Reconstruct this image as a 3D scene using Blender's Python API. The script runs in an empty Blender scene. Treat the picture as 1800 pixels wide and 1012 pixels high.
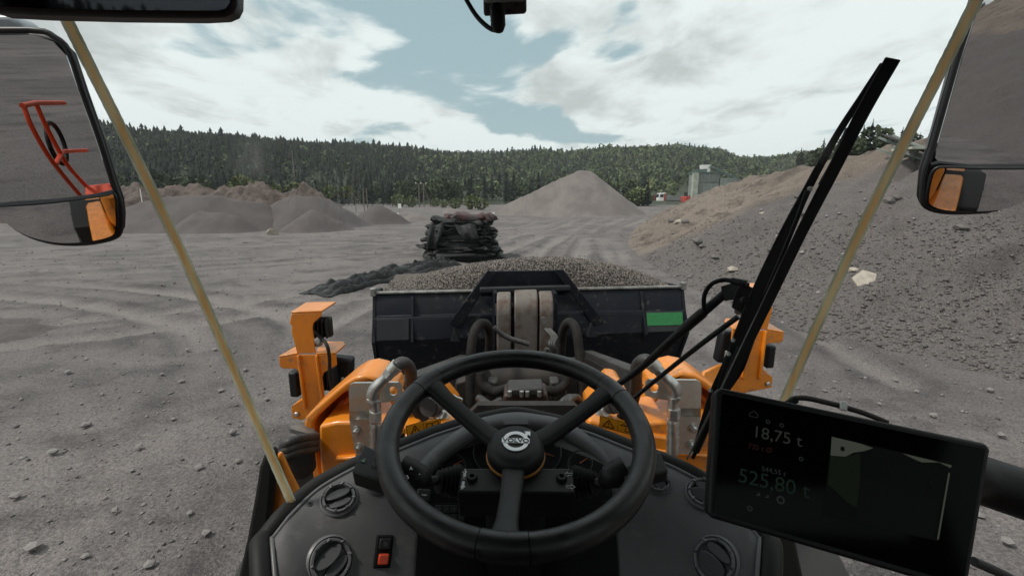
import bpy, math, random
import numpy as np
from mathutils import Vector, Matrix

random.seed(7)
rng = np.random.default_rng(7)
S = bpy.context.scene
COL = S.collection

# ------------------------------------------------------------------ camera
EYE = Vector((0.0, 0.0, 3.4))
PITCH = math.radians(11.6)
cd = bpy.data.cameras.new("camera")
cam = bpy.data.objects.new("camera", cd)
COL.objects.link(cam)
cam.location = EYE
cam.rotation_euler = (math.radians(90) - PITCH, 0, 0)
cd.sensor_width = 36.0
cd.lens = 16.0
cd.clip_start = 0.02
cd.clip_end = 6000
S.camera = cam

# ------------------------------------------------------------------ world, sun, exposure
SUN_AZ, SUN_EL = math.radians(-104), math.radians(57)     # azimuth from +Y, minus = towards -X
w = bpy.data.worlds.new("World")
S.world = w
w.use_nodes = True
nt = w.node_tree
nt.nodes.clear()
N = nt.nodes.new
L = nt.links.new
def mth(tree, op, a, b=None, c=None, clamp=False):
    n = tree.nodes.new("ShaderNodeMath"); n.operation = op; n.use_clamp = clamp
    for i, v in enumerate((a, b, c)):
        if v is None: continue
        if isinstance(v, (int, float)): n.inputs[i].default_value = v
        else: tree.links.new(v, n.inputs[i])
    return n.outputs[0]
def maprange(tree, v, a, b, c=0.0, d=1.0, smooth=True):
    n = tree.nodes.new("ShaderNodeMapRange")
    n.interpolation_type = 'SMOOTHSTEP' if smooth else 'LINEAR'
    tree.links.new(v, n.inputs[0])
    for i, x in zip((1, 2, 3, 4), (a, b, c, d)): n.inputs[i].default_value = x
    return n.outputs[0]
def mixc(tree, f, a, b, mode='MIX'):
    n = tree.nodes.new("ShaderNodeMix"); n.data_type = 'RGBA'; n.blend_type = mode
    if isinstance(f, (int, float)): n.inputs[0].default_value = f
    else: tree.links.new(f, n.inputs[0])
    for i, x in ((6, a), (7, b)):
        if isinstance(x, (tuple, list)): n.inputs[i].default_value = (*x[:3], 1)
        else: tree.links.new(x, n.inputs[i])
    return n.outputs[2]
out = N("ShaderNodeOutputWorld"); bg = N("ShaderNodeBackground"); sky = N("ShaderNodeTexSky")
sky.sky_type = 'NISHITA'; sky.sun_disc = False
sky.sun_elevation = SUN_EL; sky.sun_rotation = SUN_AZ
sky.air_density = 1.0; sky.dust_density = 2.0; sky.ozone_density = 1.0
tc = N("ShaderNodeTexCoord"); sep = N("ShaderNodeSeparateXYZ")
L(tc.outputs["Generated"], sep.inputs[0])
den = mth(nt, 'ADD', mth(nt, 'MAXIMUM', sep.outputs[2], 0.0), 0.16)
U = mth(nt, 'DIVIDE', sep.outputs[0], den); V = mth(nt, 'DIVIDE', sep.outputs[1], den)
comb = N("ShaderNodeCombineXYZ"); L(U, comb.inputs[0]); L(V, comb.inputs[1])
def wnoise(scale, detail, rough, dist, off, stretch=(1, 1, 1), rot=0):
    m = N("ShaderNodeMapping"); m.inputs["Location"].default_value = off; m.inputs["Scale"].default_value = stretch
    m.inputs["Rotation"].default_value = (0, 0, rot)
    L(comb.outputs[0], m.inputs[0])
    n = N("ShaderNodeTexNoise"); n.inputs["Scale"].default_value = scale; n.inputs["Detail"].default_value = detail
    n.inputs["Roughness"].default_value = rough; n.inputs["Distortion"].default_value = dist
    L(m.outputs[0], n.inputs[0]); return n.outputs[0]
n1 = wnoise(1.25, 10, 0.52, 0.35, (3.1, 7.7, 0), (1, 0.85, 1), 0.5)
n2 = wnoise(2.2, 7, 0.6, 0.3, (11.3, 2.7, 0), (1, 0.7, 1), -0.4)
n3 = wnoise(0.8, 5, 0.5, 0.2, (1.3, 5.2, 0))
# a break in the cloud: higher up ahead
du = mth(nt, 'MULTIPLY', mth(nt, 'ADD', mth(nt, 'ADD', U, 0.25), mth(nt, 'MULTIPLY', mth(nt, 'ADD', V, -2.4), -0.35)), 1.75); dv = mth(nt, 'MULTIPLY', mth(nt, 'ADD', V, -2.4), 0.95)
r2 = mth(nt, 'ADD', mth(nt, 'MULTIPLY', du, du), mth(nt, 'MULTIPLY', dv, dv))
hole = mth(nt, 'EXPONENT', mth(nt, 'MULTIPLY', r2, -1.0))
cov = mth(nt, 'SUBTRACT', mth(nt, 'ADD', n1, 0.135), mth(nt, 'MULTIPLY', hole, 0.27))
mask = maprange(nt, cov, 0.455, 0.545)
shade = mth(nt, 'ADD', mth(nt, 'MULTIPLY', n2, 0.75), mth(nt, 'MULTIPLY', n3, 0.55))
shade = mth(nt, 'ADD', maprange(nt, shade, 0.45, 0.69, 0.0, 1.0), maprange(nt, sep.outputs[2], 0.02, 0.18, 0.40, 0.0), clamp=True)
ccol = mixc(nt, shade, (4.9, 5.25, 5.2), (7.8, 8.4, 8.35))
blue = mixc(nt, 0.86, sky.outputs[0], (3.45, 4.75, 5.05))
L(mixc(nt, mask, blue, ccol), bg.inputs[0])
bg.inputs[1].default_value = 0.1
L(bg.outputs[0], out.inputs[0])

sl = bpy.data.lights.new("sun", 'SUN'); sl.energy = 2.7; sl.angle = math.radians(7); sl.color = (1.0, 0.94, 0.86)
sun = bpy.data.objects.new("sun", sl); COL.objects.link(sun)
sd = Vector((math.sin(SUN_AZ) * math.cos(SUN_EL), math.cos(SUN_AZ) * math.cos(SUN_EL), math.sin(SUN_EL)))
sun.rotation_euler = sd.to_track_quat('Z', 'Y').to_euler()
sun.location = sd * 50
S.view_settings.view_transform = 'Standard'; S.view_settings.look = 'None'
S.view_settings.exposure = 0.18; S.view_settings.gamma = 1.0
S.view_settings.use_curve_mapping = False
S.cycles.max_bounces = 8; S.cycles.transparent_max_bounces = 24
S.cycles.caustics_reflective = False; S.cycles.caustics_refractive = False
S.cycles.use_denoising = True

HAZE = 0.00024
# ------------------------------------------------------------------ layout helpers: where a sight line meets a plane of the place
CP, SP = math.cos(PITCH), math.sin(PITCH)
def ray(px, py):
    cx, cy = (px - 900) / 800, (506 - py) / 800
    return Vector((cx, CP + cy * SP, -SP + cy * CP))
def P(px, py, Y, k=0.0):
    d = ray(px, py); return EYE + d * (Y / (d.y - k * d.x))
def PZ(px, py, z=0.0):
    d = ray(px, py); return EYE + d * ((z - EYE.z) / d.z)
def PN(px, py, o, n):
    d = ray(px, py); return EYE + d * ((o - EYE).dot(n) / d.dot(n))

# ------------------------------------------------------------------ mesh helpers
class MB:
    def __init__(self): self.v = []; self.f = []
    def add(self, vs, fs):
        o = len(self.v); self.v += [Vector(x) for x in vs]; self.f += [tuple(i + o for i in f) for f in fs]; return self
    def box(self, c, s, rot=None):
        c = Vector(c); hx, hy, hz = s[0] / 2, s[1] / 2, s[2] / 2
        vs = [Vector((x, y, z)) for x in (-hx, hx) for y in (-hy, hy) for z in (-hz, hz)]
        if rot is not None: vs = [rot @ q for q in vs]
        return self.add([c + q for q in vs], [(0, 1, 3, 2), (4, 6, 7, 5), (0, 4, 5, 1), (2, 3, 7, 6), (0, 2, 6, 4), (1, 5, 7, 3)])
    def prism(self, pts, ext):
        pts = [Vector(p) for p in pts]; ext = Vector(ext); n = len(pts)
        nrm = Vector((0, 0, 0))
        for i in range(n): nrm += pts[i].cross(pts[(i + 1) % n])
        if nrm.dot(ext) > 0: pts = pts[::-1]
        return self.add(pts + [p + ext for p in pts], [tuple(range(n)), tuple(range(2 * n - 1, n - 1, -1))] +
                        [((i + 1) % n, i, n + i, n + (i + 1) % n) for i in range(n)])
    def loft(self, rings, closed=True, caps=True):
        n = len(rings[0]); m = len(rings); fs = []
        for j in range(m - 1):
            for i in range(n if closed else n - 1):
                a, b = i, (i + 1) % n
                fs.append((j * n + a, j * n + b, (j + 1) * n + b, (j + 1) * n + a))
        if caps and closed:
            fs.append(tuple(range(n - 1, -1, -1))); fs.append(tuple(range((m - 1) * n, m * n)))
        return self.add([q for r in rings for q in r], fs)
    def tube(self, pts, r, seg=10, smooth=6, caps=True, closed=False):
        pts = spline(pts, smooth) if smooth and len(pts) > 2 else [Vector(p) for p in pts]
        rings = []; T = None; m = len(pts)
        for i, p in enumerate(pts):
            t = (pts[min(i + 1, m - 1)] - pts[max(i - 1, 0)]).normalized()
            if T is None: u = t.orthogonal().normalized()
            else:
                u = u - t * u.dot(t); u = u.normalized() if u.length > 1e-9 else t.orthogonal().normalized()
            T = t; v = t.cross(u)
            rr = r if isinstance(r, (int, float)) else np.interp(i / (m - 1), np.linspace(0, 1, len(r)), r)
            rings.append([p + (u * math.cos(a) + v * math.sin(a)) * rr for a in np.linspace(0, 2 * math.pi, seg, endpoint=False)])
        return self.loft(rings, True, caps)
    def lathe(self, prof, o, ax, seg=32, caps=True):
        ax = Vector(ax).normalized(); u = ax.orthogonal().normalized(); v = ax.cross(u); o = Vector(o)
        rings = [[o + ax * h + (u * math.cos(a) + v * math.sin(a)) * max(r, 1e-5) for a in np.linspace(0, 2 * math.pi, seg, endpoint=False)] for r, h in prof]
        return self.loft(rings, True, caps)
    def beam(self, a, b, wa, ha, wb=None, hb=None, up=(0, 0, 1)):
        a, b = Vector(a), Vector(b); wb = wa if wb is None else wb; hb = ha if hb is None else hb
        t = (b - a).normalized(); s = t.cross(Vector(up)).normalized(); u = s.cross(t)
        R = [[q + s * (sx * w_ / 2) + u * (sz * h_ / 2) for sx, sz in ((-1, -1), (1, -1), (1, 1), (-1, 1))] for q, w_, h_ in ((a, wa, ha), (b, wb, hb))]
        return self.loft(R)
def spline(pts, k=6):
    pts = [Vector(p) for p in pts]; q = [2 * pts[0] - pts[1]] + pts + [2 * pts[-1] - pts[-2]]; o = []
    for i in range(1, len(q) - 2):
        for j in range(k):
            t = j / k; a, b, c, d = q[i - 1:i + 3]
            o.append(0.5 * ((2 * b) + (c - a) * t + (2 * a - 5 * b + 4 * c - d) * t * t + (3 * b - a - 3 * c + d) * t ** 3))
    return o + [pts[-1]]
def wloc(o):
    v = Vector((0, 0, 0))
    while o is not None: v += o.location; o = o.parent
    return v
def tag(o, label=None, cat=None, group=None, kind=None):
    for k, v in (("label", label), ("category", cat), ("group", group), ("kind", kind)):
        if v: o[k] = v
    return o
def obj(name, mb, mat, parent=None, smooth=None, bevel=0.0, label=None, seg=2):
    vs = mb.v
    if parent is not None: off = wloc(parent)
    else:
        xs = np.array([tuple(q) for q in vs]); off = Vector(((xs[:, 0].min() + xs[:, 0].max()) / 2, (xs[:, 1].min() + xs[:, 1].max()) / 2, xs[:, 2].min()))
    me = bpy.data.meshes.new(name)
    me.from_pydata([tuple(q - off) for q in vs], [], mb.f); me.update()
    me.materials.append(mat)
    if smooth is not None:
        me.shade_smooth()
        if smooth < 180: me.set_sharp_from_angle(angle=math.radians(smooth))
    o = bpy.data.objects.new(name, me); COL.objects.link(o)
    if parent is not None: o.parent = parent
    else: o.location = off
    if bevel:
        b = o.modifiers.new("edge", 'BEVEL'); b.width = bevel; b.segments = seg; b.limit_method = 'ANGLE'; b.angle_limit = math.radians(35)
        b.harden_normals = False
        if smooth is None: me.shade_smooth(); me.set_sharp_from_angle(angle=math.radians(40))
    if label: o["label"] = label
    return o
def npmesh(name, V_, F_, mat, parent=None, loc=(0, 0, 0), smooth=False, kind=None):
    V_ = np.asarray(V_, dtype=np.float32); F_ = np.asarray(F_, dtype=np.int32)
    me = bpy.data.meshes.new(name); n, k = F_.shape
    me.vertices.add(len(V_)); me.vertices.foreach_set("co", V_.ravel())
    me.loops.add(n * k); me.loops.foreach_set("vertex_index", F_.ravel())
    me.polygons.add(n); me.polygons.foreach_set("loop_start", np.arange(0, n * k, k, dtype=np.int32))
    me.polygons.foreach_set("loop_total", np.full(n, k, dtype=np.int32))
    if smooth: me.polygons.foreach_set("use_smooth", np.ones(n, dtype=bool))
    me.update(calc_edges=True); me.validate()
    if mat: me.materials.append(mat)
    o = bpy.data.objects.new(name, me); COL.objects.link(o); o.location = loc
    if parent is not None: o.parent = parent
    if kind: o["kind"] = kind
    return o
def thing(name, label, cat, loc, group=None):
    o = bpy.data.objects.new(name, None); COL.objects.link(o); o.location = loc; o.empty_display_size = 0.1
    return tag(o, label, cat, group)
TEXTS = []
def text(name, s, o, u, v, size, mat, parent, align='CENTER', ext=0.0004):
    c = bpy.data.curves.new(name, 'FONT'); c.body = s; c.size = size; c.align_x = align; c.align_y = 'CENTER'; c.extrude = ext
    c.materials.append(mat)
    t = bpy.data.objects.new(name, c); COL.objects.link(t)
    u = Vector(u).normalized(); v = Vector(v); v = (v - u * v.dot(u)).normalized(); n = u.cross(v)
    M = Matrix((u, v, n)).transposed().to_4x4(); M.translation = Vector(o) - (wloc(parent) if parent else Vector())
    if name != "emblem_name":
        pass
    t.parent = parent; t.matrix_local = M; TEXTS.append(t)
    return t
def copytree(o, parent=None):
    c = o.copy(); COL.objects.link(c)
    if parent is not None: c.parent = parent
    for ch in list(o.children): copytree(ch, c)
    return c

# ------------------------------------------------------------------ numpy noise
_lat = rng.random((256, 256))
def vnoise(x, y):
    xi = np.floor(x).astype(int); yi = np.floor(y).astype(int); fx = x - xi; fy = y - yi
    fx = fx * fx * (3 - 2 * fx); fy = fy * fy * (3 - 2 * fy)
    g = lambda a, b: _lat[a % 256, b % 256]
    return (g(xi, yi) * (1 - fx) + g(xi + 1, yi) * fx) * (1 - fy) + (g(xi, yi + 1) * (1 - fx) + g(xi + 1, yi + 1) * fx) * fy
def fbm(x, y, s, octv=4, g=0.5):
    x = np.asarray(x, float) * s; y = np.asarray(y, float) * s; a = 1.0; t = 0; o = 0
    for i in range(octv): o = o + a * (vnoise(x + 17.3 * i, y + 9.1 * i) - 0.5); t += a; a *= g; x = x * 2.03; y = y * 2.03
    return o / t * 2

from mathutils import noise as mnoise
def sf(x, y, s, o=4): return 0.75 * mnoise.fractal(Vector((x * s, y * s, 3.7)), 0.9, 2.03, o)

# ------------------------------------------------------------------ materials
def pm(name, col, rough=0.6, metal=0.0, spec=0.5, ns=0.0, na=0.25, col2=None, bs=0.0, bd=0.003, stretch=None, detail=5, isl=0.0, coat=0.0, rr=0.0, lo=0.35, hi=0.65, wear=None):
    m = bpy.data.materials.new(name); m.use_nodes = True; t = m.node_tree; b = t.nodes["Principled BSDF"]
    b.inputs["Base Color"].default_value = (*col, 1); b.inputs["Roughness"].default_value = rough
    b.inputs["Metallic"].default_value = metal; b.inputs["Specular IOR Level"].default_value = spec
    if coat: b.inputs["Coat Weight"].default_value = coat; b.inputs["Coat Roughness"].default_value = 0.15
    c = None; tcn = t.nodes.new("ShaderNodeTexCoord"); src = tcn.outputs["Object"]
    if stretch:
        mp = t.nodes.new("ShaderNodeMapping"); mp.inputs["Scale"].default_value = stretch; t.links.new(src, mp.inputs[0]); src = mp.outputs[0]
    def noise(s, d=detail, rg=0.6):
        n = t.nodes.new("ShaderNodeTexNoise"); n.inputs["Scale"].default_value = s; n.inputs["Detail"].default_value = d
        n.inputs["Roughness"].default_value = rg; t.links.new(src, n.inputs[0]); return n.outputs[0]
    if ns:
        c2 = col2 if col2 else tuple(x * (1 - na) for x in col)
        f = maprange(t, noise(ns), lo, hi)
        c = mixc(t, f, col, c2)
        if rr: t.links.new(mth(t, 'ADD', mth(t, 'MULTIPLY', f, rr), rough), b.inputs["Roughness"])
    if wear:
        wc_, ws_, wl_, wh_ = wear
        f2 = mth(t, 'MULTIPLY', maprange(t, noise(ws_, 8, .7), wl_, wh_), maprange(t, noise(ws_ * .17, 3), .40, .62))
        if c is None: c = mixc(t, f2, col, wc_)
        else: c = mixc(t, f2, c, wc_)
    if isl:
        g = t.nodes.new("ShaderNodeNewGeometry")
        f = mth(t, 'ADD', mth(t, 'MULTIPLY', g.outputs["Random Per Island"], 2 * isl), 1 - isl)
        hs = t.nodes.new("ShaderNodeHueSaturation"); t.links.new(f, hs.inputs["Value"])
        if c is None: hs.inputs["Color"].default_value = (*col, 1)
        else: t.links.new(c, hs.inputs["Color"])
        c = hs.outputs[0]
    if c is not None: t.links.new(c, b.inputs["Base Color"])
    if bs:
        bp = t.nodes.new("ShaderNodeBump"); bp.inputs["Distance"].default_value = bd; bp.inputs["Strength"].default_value = 1.0
        t.links.new(noise(bs, 4, 0.65), bp.inputs["Height"]); t.links.new(bp.outputs[0], b.inputs["Normal"])
    return m
def emit(name, col, s):
    m = bpy.data.materials.new(name); m.use_nodes = True; t = m.node_tree; b = t.nodes["Principled BSDF"]
    b.inputs["Base Color"].default_value = (0.01, 0.01, 0.01, 1); b.inputs["Emission Color"].default_value = (*col, 1); b.inputs["Emission Strength"].default_value = s; b.inputs["Specular IOR Level"].default_value = .05
    return m

M_orange = pm("orange_paint", (0.72, 0.225, 0.010), 0.38, ns=5, na=0.20, coat=0.45, wear=((.20, .13, .085), 16, .50, .66), bs=60, bd=0.0004, rr=0.15)
M_orange2 = pm("red_orange_paint", (0.72, 0.062, 0.012), 0.4)
M_steel = pm("zinc_steel", (0.62, 0.62, 0.58), 0.3, 0.9, ns=14, na=0.25, rr=0.2)
M_fit = pm("steel_fitting", (0.58, 0.58, 0.56), 0.33, 0.9, ns=40, na=0.3)
M_navy = pm("bucket_paint", (0.0055, 0.0070, 0.0125), 0.42, spec=0.18, ns=2.2, col2=(0.010, 0.0115, 0.0155), wear=((.085, .075, .068), 11, .53, .68), bs=18, bd=0.002, rr=0.25)
M_navyplate = pm("bucket_plate", (0.020, 0.0215, 0.025), 0.5, spec=0.25, ns=3, col2=(0.030, 0.031, 0.033), bs=30, bd=0.0012)
M_edge = pm("worn_edge", (0.26, 0.25, 0.235), 0.5, 0.5, ns=9, na=0.5)
M_green = pm("green_sticker", (0.022, 0.20, 0.055), 0.5, ns=30, na=0.2)
M_rust = pm("rusty_steel", (0.150, 0.130, 0.116), 0.6, 0.25, ns=6, col2=(0.085, 0.048, 0.033), bs=40, bd=0.002, lo=0.42, hi=0.7)
M_boom = pm("boom_dust", (0.040, 0.037, 0.035), 0.62, ns=5, na=0.5, bs=40, bd=0.001)
M_darksteel = pm("dark_steel", (0.013, 0.0125, 0.0125), 0.6, spec=0.3, ns=6, col2=(0.032, 0.026, 0.022), bs=25, bd=0.002)
M_brown = pm("brown_block", (0.055, 0.030, 0.022), 0.55, ns=8, na=0.4)
M_hose = pm("rubber_hose", (0.020, 0.020, 0.020), 0.55, ns=25, col2=(0.045, 0.042, 0.04))
M_dusthose = pm("dusty_hose", (0.022, 0.020, 0.019), 0.75, spec=.2, ns=12, na=0.5)
M_black = pm("black_plastic", (0.0075, 0.0075, 0.0085), 0.5, spec=0.35, bs=320, bd=0.0003)
M_blackm = pm("matte_black", (0.005, 0.005, 0.0055), 0.8, spec=0.2)
M_rubber = pm("black_rubber", (0.007, 0.007, 0.007), 0.62, spec=0.3, bs=150, bd=0.0003)
M_leather = pm("wheel_grip", (0.0065, 0.0065, 0.0075), 0.30, spec=0.5, rr=.18, bs=420, bd=0.00025, ns=30, na=0.15)
M_dash = pm("dash_plastic", (0.078, 0.077, 0.081), 0.5, spec=0.4, wear=((.13, .125, .12), 26, .50, .72), ns=9, na=0.10, bs=520, bd=0.00035)
M_dash2 = pm("vent_plastic", (0.105, 0.105, 0.110), 0.42, spec=0.5, bs=300, bd=0.0002)
M_flap = pm("vent_flap", (0.050, 0.050, 0.054), 0.45)
M_white = pm("white_paint", (0.78, 0.78, 0.76), 0.5)
M_mark = pm("white_print", (0.55, 0.56, 0.56), 0.6)
M_silver = pm("emblem_silver", (0.66, 0.67, 0.69), 0.35, 0.55)
M_ring = pm("orange_ring", (0.42, 0.17, 0.025), 0.45)
M_red = pm("red_switch", (0.55, 0.055, 0.018), 0.35)
M_seal = pm("seal_tan", (0.90, 0.68, 0.42), 0.7, ns=60, col2=(0.93, 0.82, 0.62), stretch=(1, 1, 0.12), bs=200, bd=0.001)
def translucent(m, f):
    t = m.node_tree; b = t.nodes["Principled BSDF"]; o_ = [n for n in t.nodes if n.type == 'OUTPUT_MATERIAL'][0]
    tl = t.nodes.new("ShaderNodeBsdfTranslucent"); mx = t.nodes.new("ShaderNodeMixShader"); mx.inputs[0].default_value = f
    ln = b.inputs["Base Color"].links
    if ln: t.links.new(ln[0].from_socket, tl.inputs[0])
    else: tl.inputs[0].default_value = b.inputs["Base Color"].default_value
    t.links.new(b.outputs[0], mx.inputs[1]); t.links.new(tl.outputs[0], mx.inputs[2]); t.links.new(mx.outputs[0], o_.inputs[0])
translucent(M_seal, .85)
M_glue = pm("glass_edge", (0.80, 0.81, 0.73), 0.35, ns=40, col2=(0.60, 0.63, 0.55), stretch=(1, 1, 0.3))
translucent(M_glue, .8)
M_yellow = pm("yellow_label", (0.80, 0.47, 0.05), 0.5)
translucent(M_yellow, .5)
M_print = pm("black_print", (0.012, 0.012, 0.012), 0.6)
M_screen = pm("screen_glass", (0.0025, 0.0025, 0.003), 0.08, spec=0.05)
M_roofin = pm("cab_lining", (0.035, 0.035, 0.037), 0.8)
M_mirror = pm("mirror_glass", (0.54, 0.54, 0.55), 0.012, 1.0)
M_mirrorb = pm("mirror_housing", (0.010, 0.010, 0.012), 0.5)
M_housing2 = pm("mirror_back", (0.30, 0.33, 0.36), 0.35)
M_lampfin = pm("lamp_body", (0.020, 0.020, 0.022), 0.5, 0.3)
M_mat = pm("rubber_mat", (0.008, 0.0082, 0.009), 0.55, spec=0.35, ns=2.2, col2=(0.045, 0.048, 0.052), stretch=(.5, 2.2, 2.2), bs=7, bd=0.05, lo=.48, hi=.72)  # lighter grey streaks paint highlights on the rubber into its colour
M_matred = pm("rubber_mat_red", (0.050, 0.011, 0.010), 0.6, ns=3, col2=(0.028, 0.024, 0.026), bs=9, bd=0.02)
M_wood = pm("weathered_pole", (0.19, 0.16, 0.13), 0.8, ns=6, na=0.4)
M_stone = pm("pale_stone", (0.36, 0.315, 0.265), 0.8, ns=4, na=0.35, bs=9, bd=0.02)
M_peb = pm("pebbles", (0.172, 0.157, 0.154), 0.85, isl=0.42)
M_chip = pm("gravel_chips", (0.108, 0.092, 0.083), 0.8, isl=0.98)
M_rub = pm("slope_stones", (0.112, 0.101, 0.097), 0.85, isl=0.38)
M_pile = pm("pile_gravel", (0.088, 0.075, 0.076), 0.9, ns=0.35, col2=(0.066, 0.055, 0.055), bs=9, bd=0.05)
M_pile2 = pm("pile_crushed", (0.160, 0.140, 0.133), 0.9, ns=0.3, col2=(0.122, 0.104, 0.100), bs=7, bd=0.05)
M_bank = pm("rubble_bank", (0.062, 0.043, 0.037), 0.9, ns=0.9, col2=(0.115, 0.088, 0.077), bs=2.2, bd=0.25, detail=8)
M_bark = pm("bark", (0.075, 0.060, 0.048), 0.9, ns=8, na=0.4)
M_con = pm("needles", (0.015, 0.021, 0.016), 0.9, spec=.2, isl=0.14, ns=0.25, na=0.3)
M_lea = pm("leaves", (0.040, 0.058, 0.022), 0.8, isl=0.35, ns=0.25, na=0.3)
M_lea2 = pm("young_leaves", (0.085, 0.105, 0.036), 0.8, isl=0.4)

# ground: dust, gravel and packed tracks
def ground_mat(name, base, dark, dusty, tcol=None, tk=0.7):
    m = bpy.data.materials.new(name); m.use_nodes = True; t = m.node_tree; b = t.nodes["Principled BSDF"]
    b.inputs["Roughness"].default_value = 0.92; b.inputs["Specular IOR Level"].default_value = 0.25
    tcn = t.nodes.new("ShaderNodeTexCoord")
    def noise(s, d, stretch=(1, 1, 1), rot=0, rg=0.6):
        mp = t.nodes.new("ShaderNodeMapping"); mp.inputs["Scale"].default_value = stretch; mp.inputs["Rotation"].default_value = (0, 0, rot)
        t.links.new(tcn.outputs["Object"], mp.inputs[0])
        n = t.nodes.new("ShaderNodeTexNoise"); n.inputs["Scale"].default_value = s; n.inputs["Detail"].default_value = d; n.inputs["Roughness"].default_value = rg
        t.links.new(mp.outputs[0], n.inputs[0]); return n.outputs[0]
    c = mixc(t, maprange(t, noise(0.16, 6), 0.38, 0.62), base, dusty)
    c = mixc(t, mth(t, 'MULTIPLY', maprange(t, noise(0.8, 8, (0.7, 1.1, 1), 0.9), 0.47, 0.68), .8), c, dark)
    c = mixc(t, mth(t, 'MULTIPLY', maprange(t, noise(0.3, 6, (0.5, 1.4, 1), 0.12), 0.56, 0.72), 0.45), c, tuple(x * 1.25 for x in dusty))
    at = t.nodes.new("ShaderNodeAttribute"); at.attribute_name = "track"
    c = mixc(t, mth(t, 'MULTIPLY', mth(t, 'MAXIMUM', mth(t, 'MULTIPLY', at.outputs["Fac"], -1.0), 0.0), .75), c, tuple(x * .8 for x in dark))
    c = mixc(t, mth(t, 'MULTIPLY', mth(t, 'MAXIMUM', at.outputs["Fac"], 0.0), tk), c, tcol if tcol else tuple(x * 1.12 for x in dusty))
    sp = maprange(t, noise(26, 3, rg=0.8), 0.30, 0.70, 0.62, 1.38)
    sp2 = maprange(t, noise(90, 2, rg=0.8), 0.30, 0.70, 0.75, 1.25)
    hs = t.nodes.new("ShaderNodeHueSaturation"); t.links.new(c, hs.inputs["Color"]); t.links.new(mth(t, 'MULTIPLY', sp, sp2), hs.inputs["Value"])
    t.links.new(hs.outputs[0], b.inputs["Base Color"])
    bp = t.nodes.new("ShaderNodeBump"); bp.inputs["Distance"].default_value = 0.035
    t.links.new(mth(t, 'ADD', mth(t, 'MULTIPLY', noise(5, 6, rg=0.7), 1.0), mth(t, 'MULTIPLY', noise(40, 3, rg=0.7), 0.35)), bp.inputs["Height"])
    t.links.new(bp.outputs[0], b.inputs["Normal"])
    return m
M_ground = ground_mat("yard_gravel", (0.113, 0.102, 0.102), (0.068, 0.061, 0.062), (0.158, 0.141, 0.138), (0.188, 0.168, 0.162), .85)
M_slope = ground_mat("slope_soil", (0.140, 0.114, 0.096), (0.066, 0.053, 0.046), (0.182, 0.150, 0.128), (0.106, 0.096, 0.096), 0.9)
M_hill = pm("forest_floor", (0.030, 0.040, 0.018), 0.95, ns=0.02, na=0.4)

# ------------------------------------------------------------------ ground sheet
TR = []
PATHS = [[(3.4, 6), (3.9, 18), (5.6, 28), (9.0, 44), (18, 66), (30, 92)], [(1.2, 14), (2.6, 26), (5.6, 40), (10, 54), (16, 70)], [(-4, 10), (-2.2, 20), (2.2, 34), (6.4, 50), (11, 67)],
         [(-41, 15), (-22, 19), (-9, 26), (2, 39), (8, 54)], [(-30, 6), (-14, 10), (-6, 16), (-2.5, 25), (2, 40)], [(-44, 26), (-24, 27.5), (-10, 33), (0, 46), (6, 62)],
         [(-3.4, 3), (-4.6, 8), (-9, 13), (-19, 16.5), (-40, 18.5)], [(6, 8), (6.6, 14), (6.2, 22), (8, 34), (12, 47), (22, 66)]]
for path in PATHS:
    c = np.array([tuple(q)[:2] for q in spline([(a, b, 0) for a, b in path], 10)]); tg = np.gradient(c, axis=0); tg /= np.linalg.norm(tg, axis=1, keepdims=True); nn = np.stack([-tg[:, 1], tg[:, 0]], 1)
    TR.append(c + nn * 1.1); TR.append(c - nn * 1.1)
def track(x, y):
    sh = np.shape(x); x = np.ravel(np.asarray(x, float)); y = np.ravel(np.asarray(y, float)); d = np.full(x.shape, 9.0)
    for c in TR:
        lo_, hi_ = c.min(0) - 1.2, c.max(0) + 1.2; I0 = np.nonzero((x > lo_[0]) & (x < hi_[0]) & (y > lo_[1]) & (y < hi_[1]))[0]
        if not len(I0): continue
        xs_, ys_ = x[I0], y[I0]
        for a, b in zip(c[:-1], c[1:]):
            m_ = np.nonzero((xs_ > min(a[0], b[0]) - 1.2) & (xs_ < max(a[0], b[0]) + 1.2) & (ys_ > min(a[1], b[1]) - 1.2) & (ys_ < max(a[1], b[1]) + 1.2))[0]
            if not len(m_): continue
            k = I0[m_]; ab = b - a; tt = np.clip(((x[k] - a[0]) * ab[0] + (y[k] - a[1]) * ab[1]) / (ab @ ab), 0, 1)
            d[k] = np.minimum(d[k], np.hypot(x[k] - a[0] - tt * ab[0], y[k] - a[1] - tt * ab[1]))
    return d.reshape(sh)
def gz(x, y, d=None):
    x = np.asarray(x, float); y = np.asarray(y, float)
    if d is None: d = track(x, y)
    r = np.hypot(x, y); near = np.clip((160 - r) / 120, 0, 1)
    z = 0.10 * fbm(x, y, 0.12, 3) + near * (0.03 * fbm(x, y, 0.5, 3) + 0.018 * fbm(x * .8 + y * .5, y * .3 - x * .2, 2.2, 3) + 0.05 * fbm(x, y, 3.1, 4))
    w_ = 0.32 + 0.1 * fbm(x, y, 0.5, 2)
    ft = np.clip(.65 + 1.2 * fbm(x + 31, y, .15, 2), .15, 1)
    z = z - ft * (0.085 * np.exp(-(d / w_) ** 2) - 0.055 * np.exp(-((d - 0.62) / 0.2) ** 2))
    return z
az = np.concatenate([np.linspace(-58, 58, 560, endpoint=False), np.linspace(58, 302, 110, endpoint=False)]) * math.pi / 180
rr_ = np.concatenate([[0.0], np.geomspace(1.2, 3500, 330)])
A_, R_ = np.meshgrid(az, rr_)
X_, Y_ = R_ * np.sin(A_), R_ * np.cos(A_)
D_ = track(X_, Y_)
Z_ = gz(X_, Y_, D_)
na_, nr_ = len(az), len(rr_)
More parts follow.
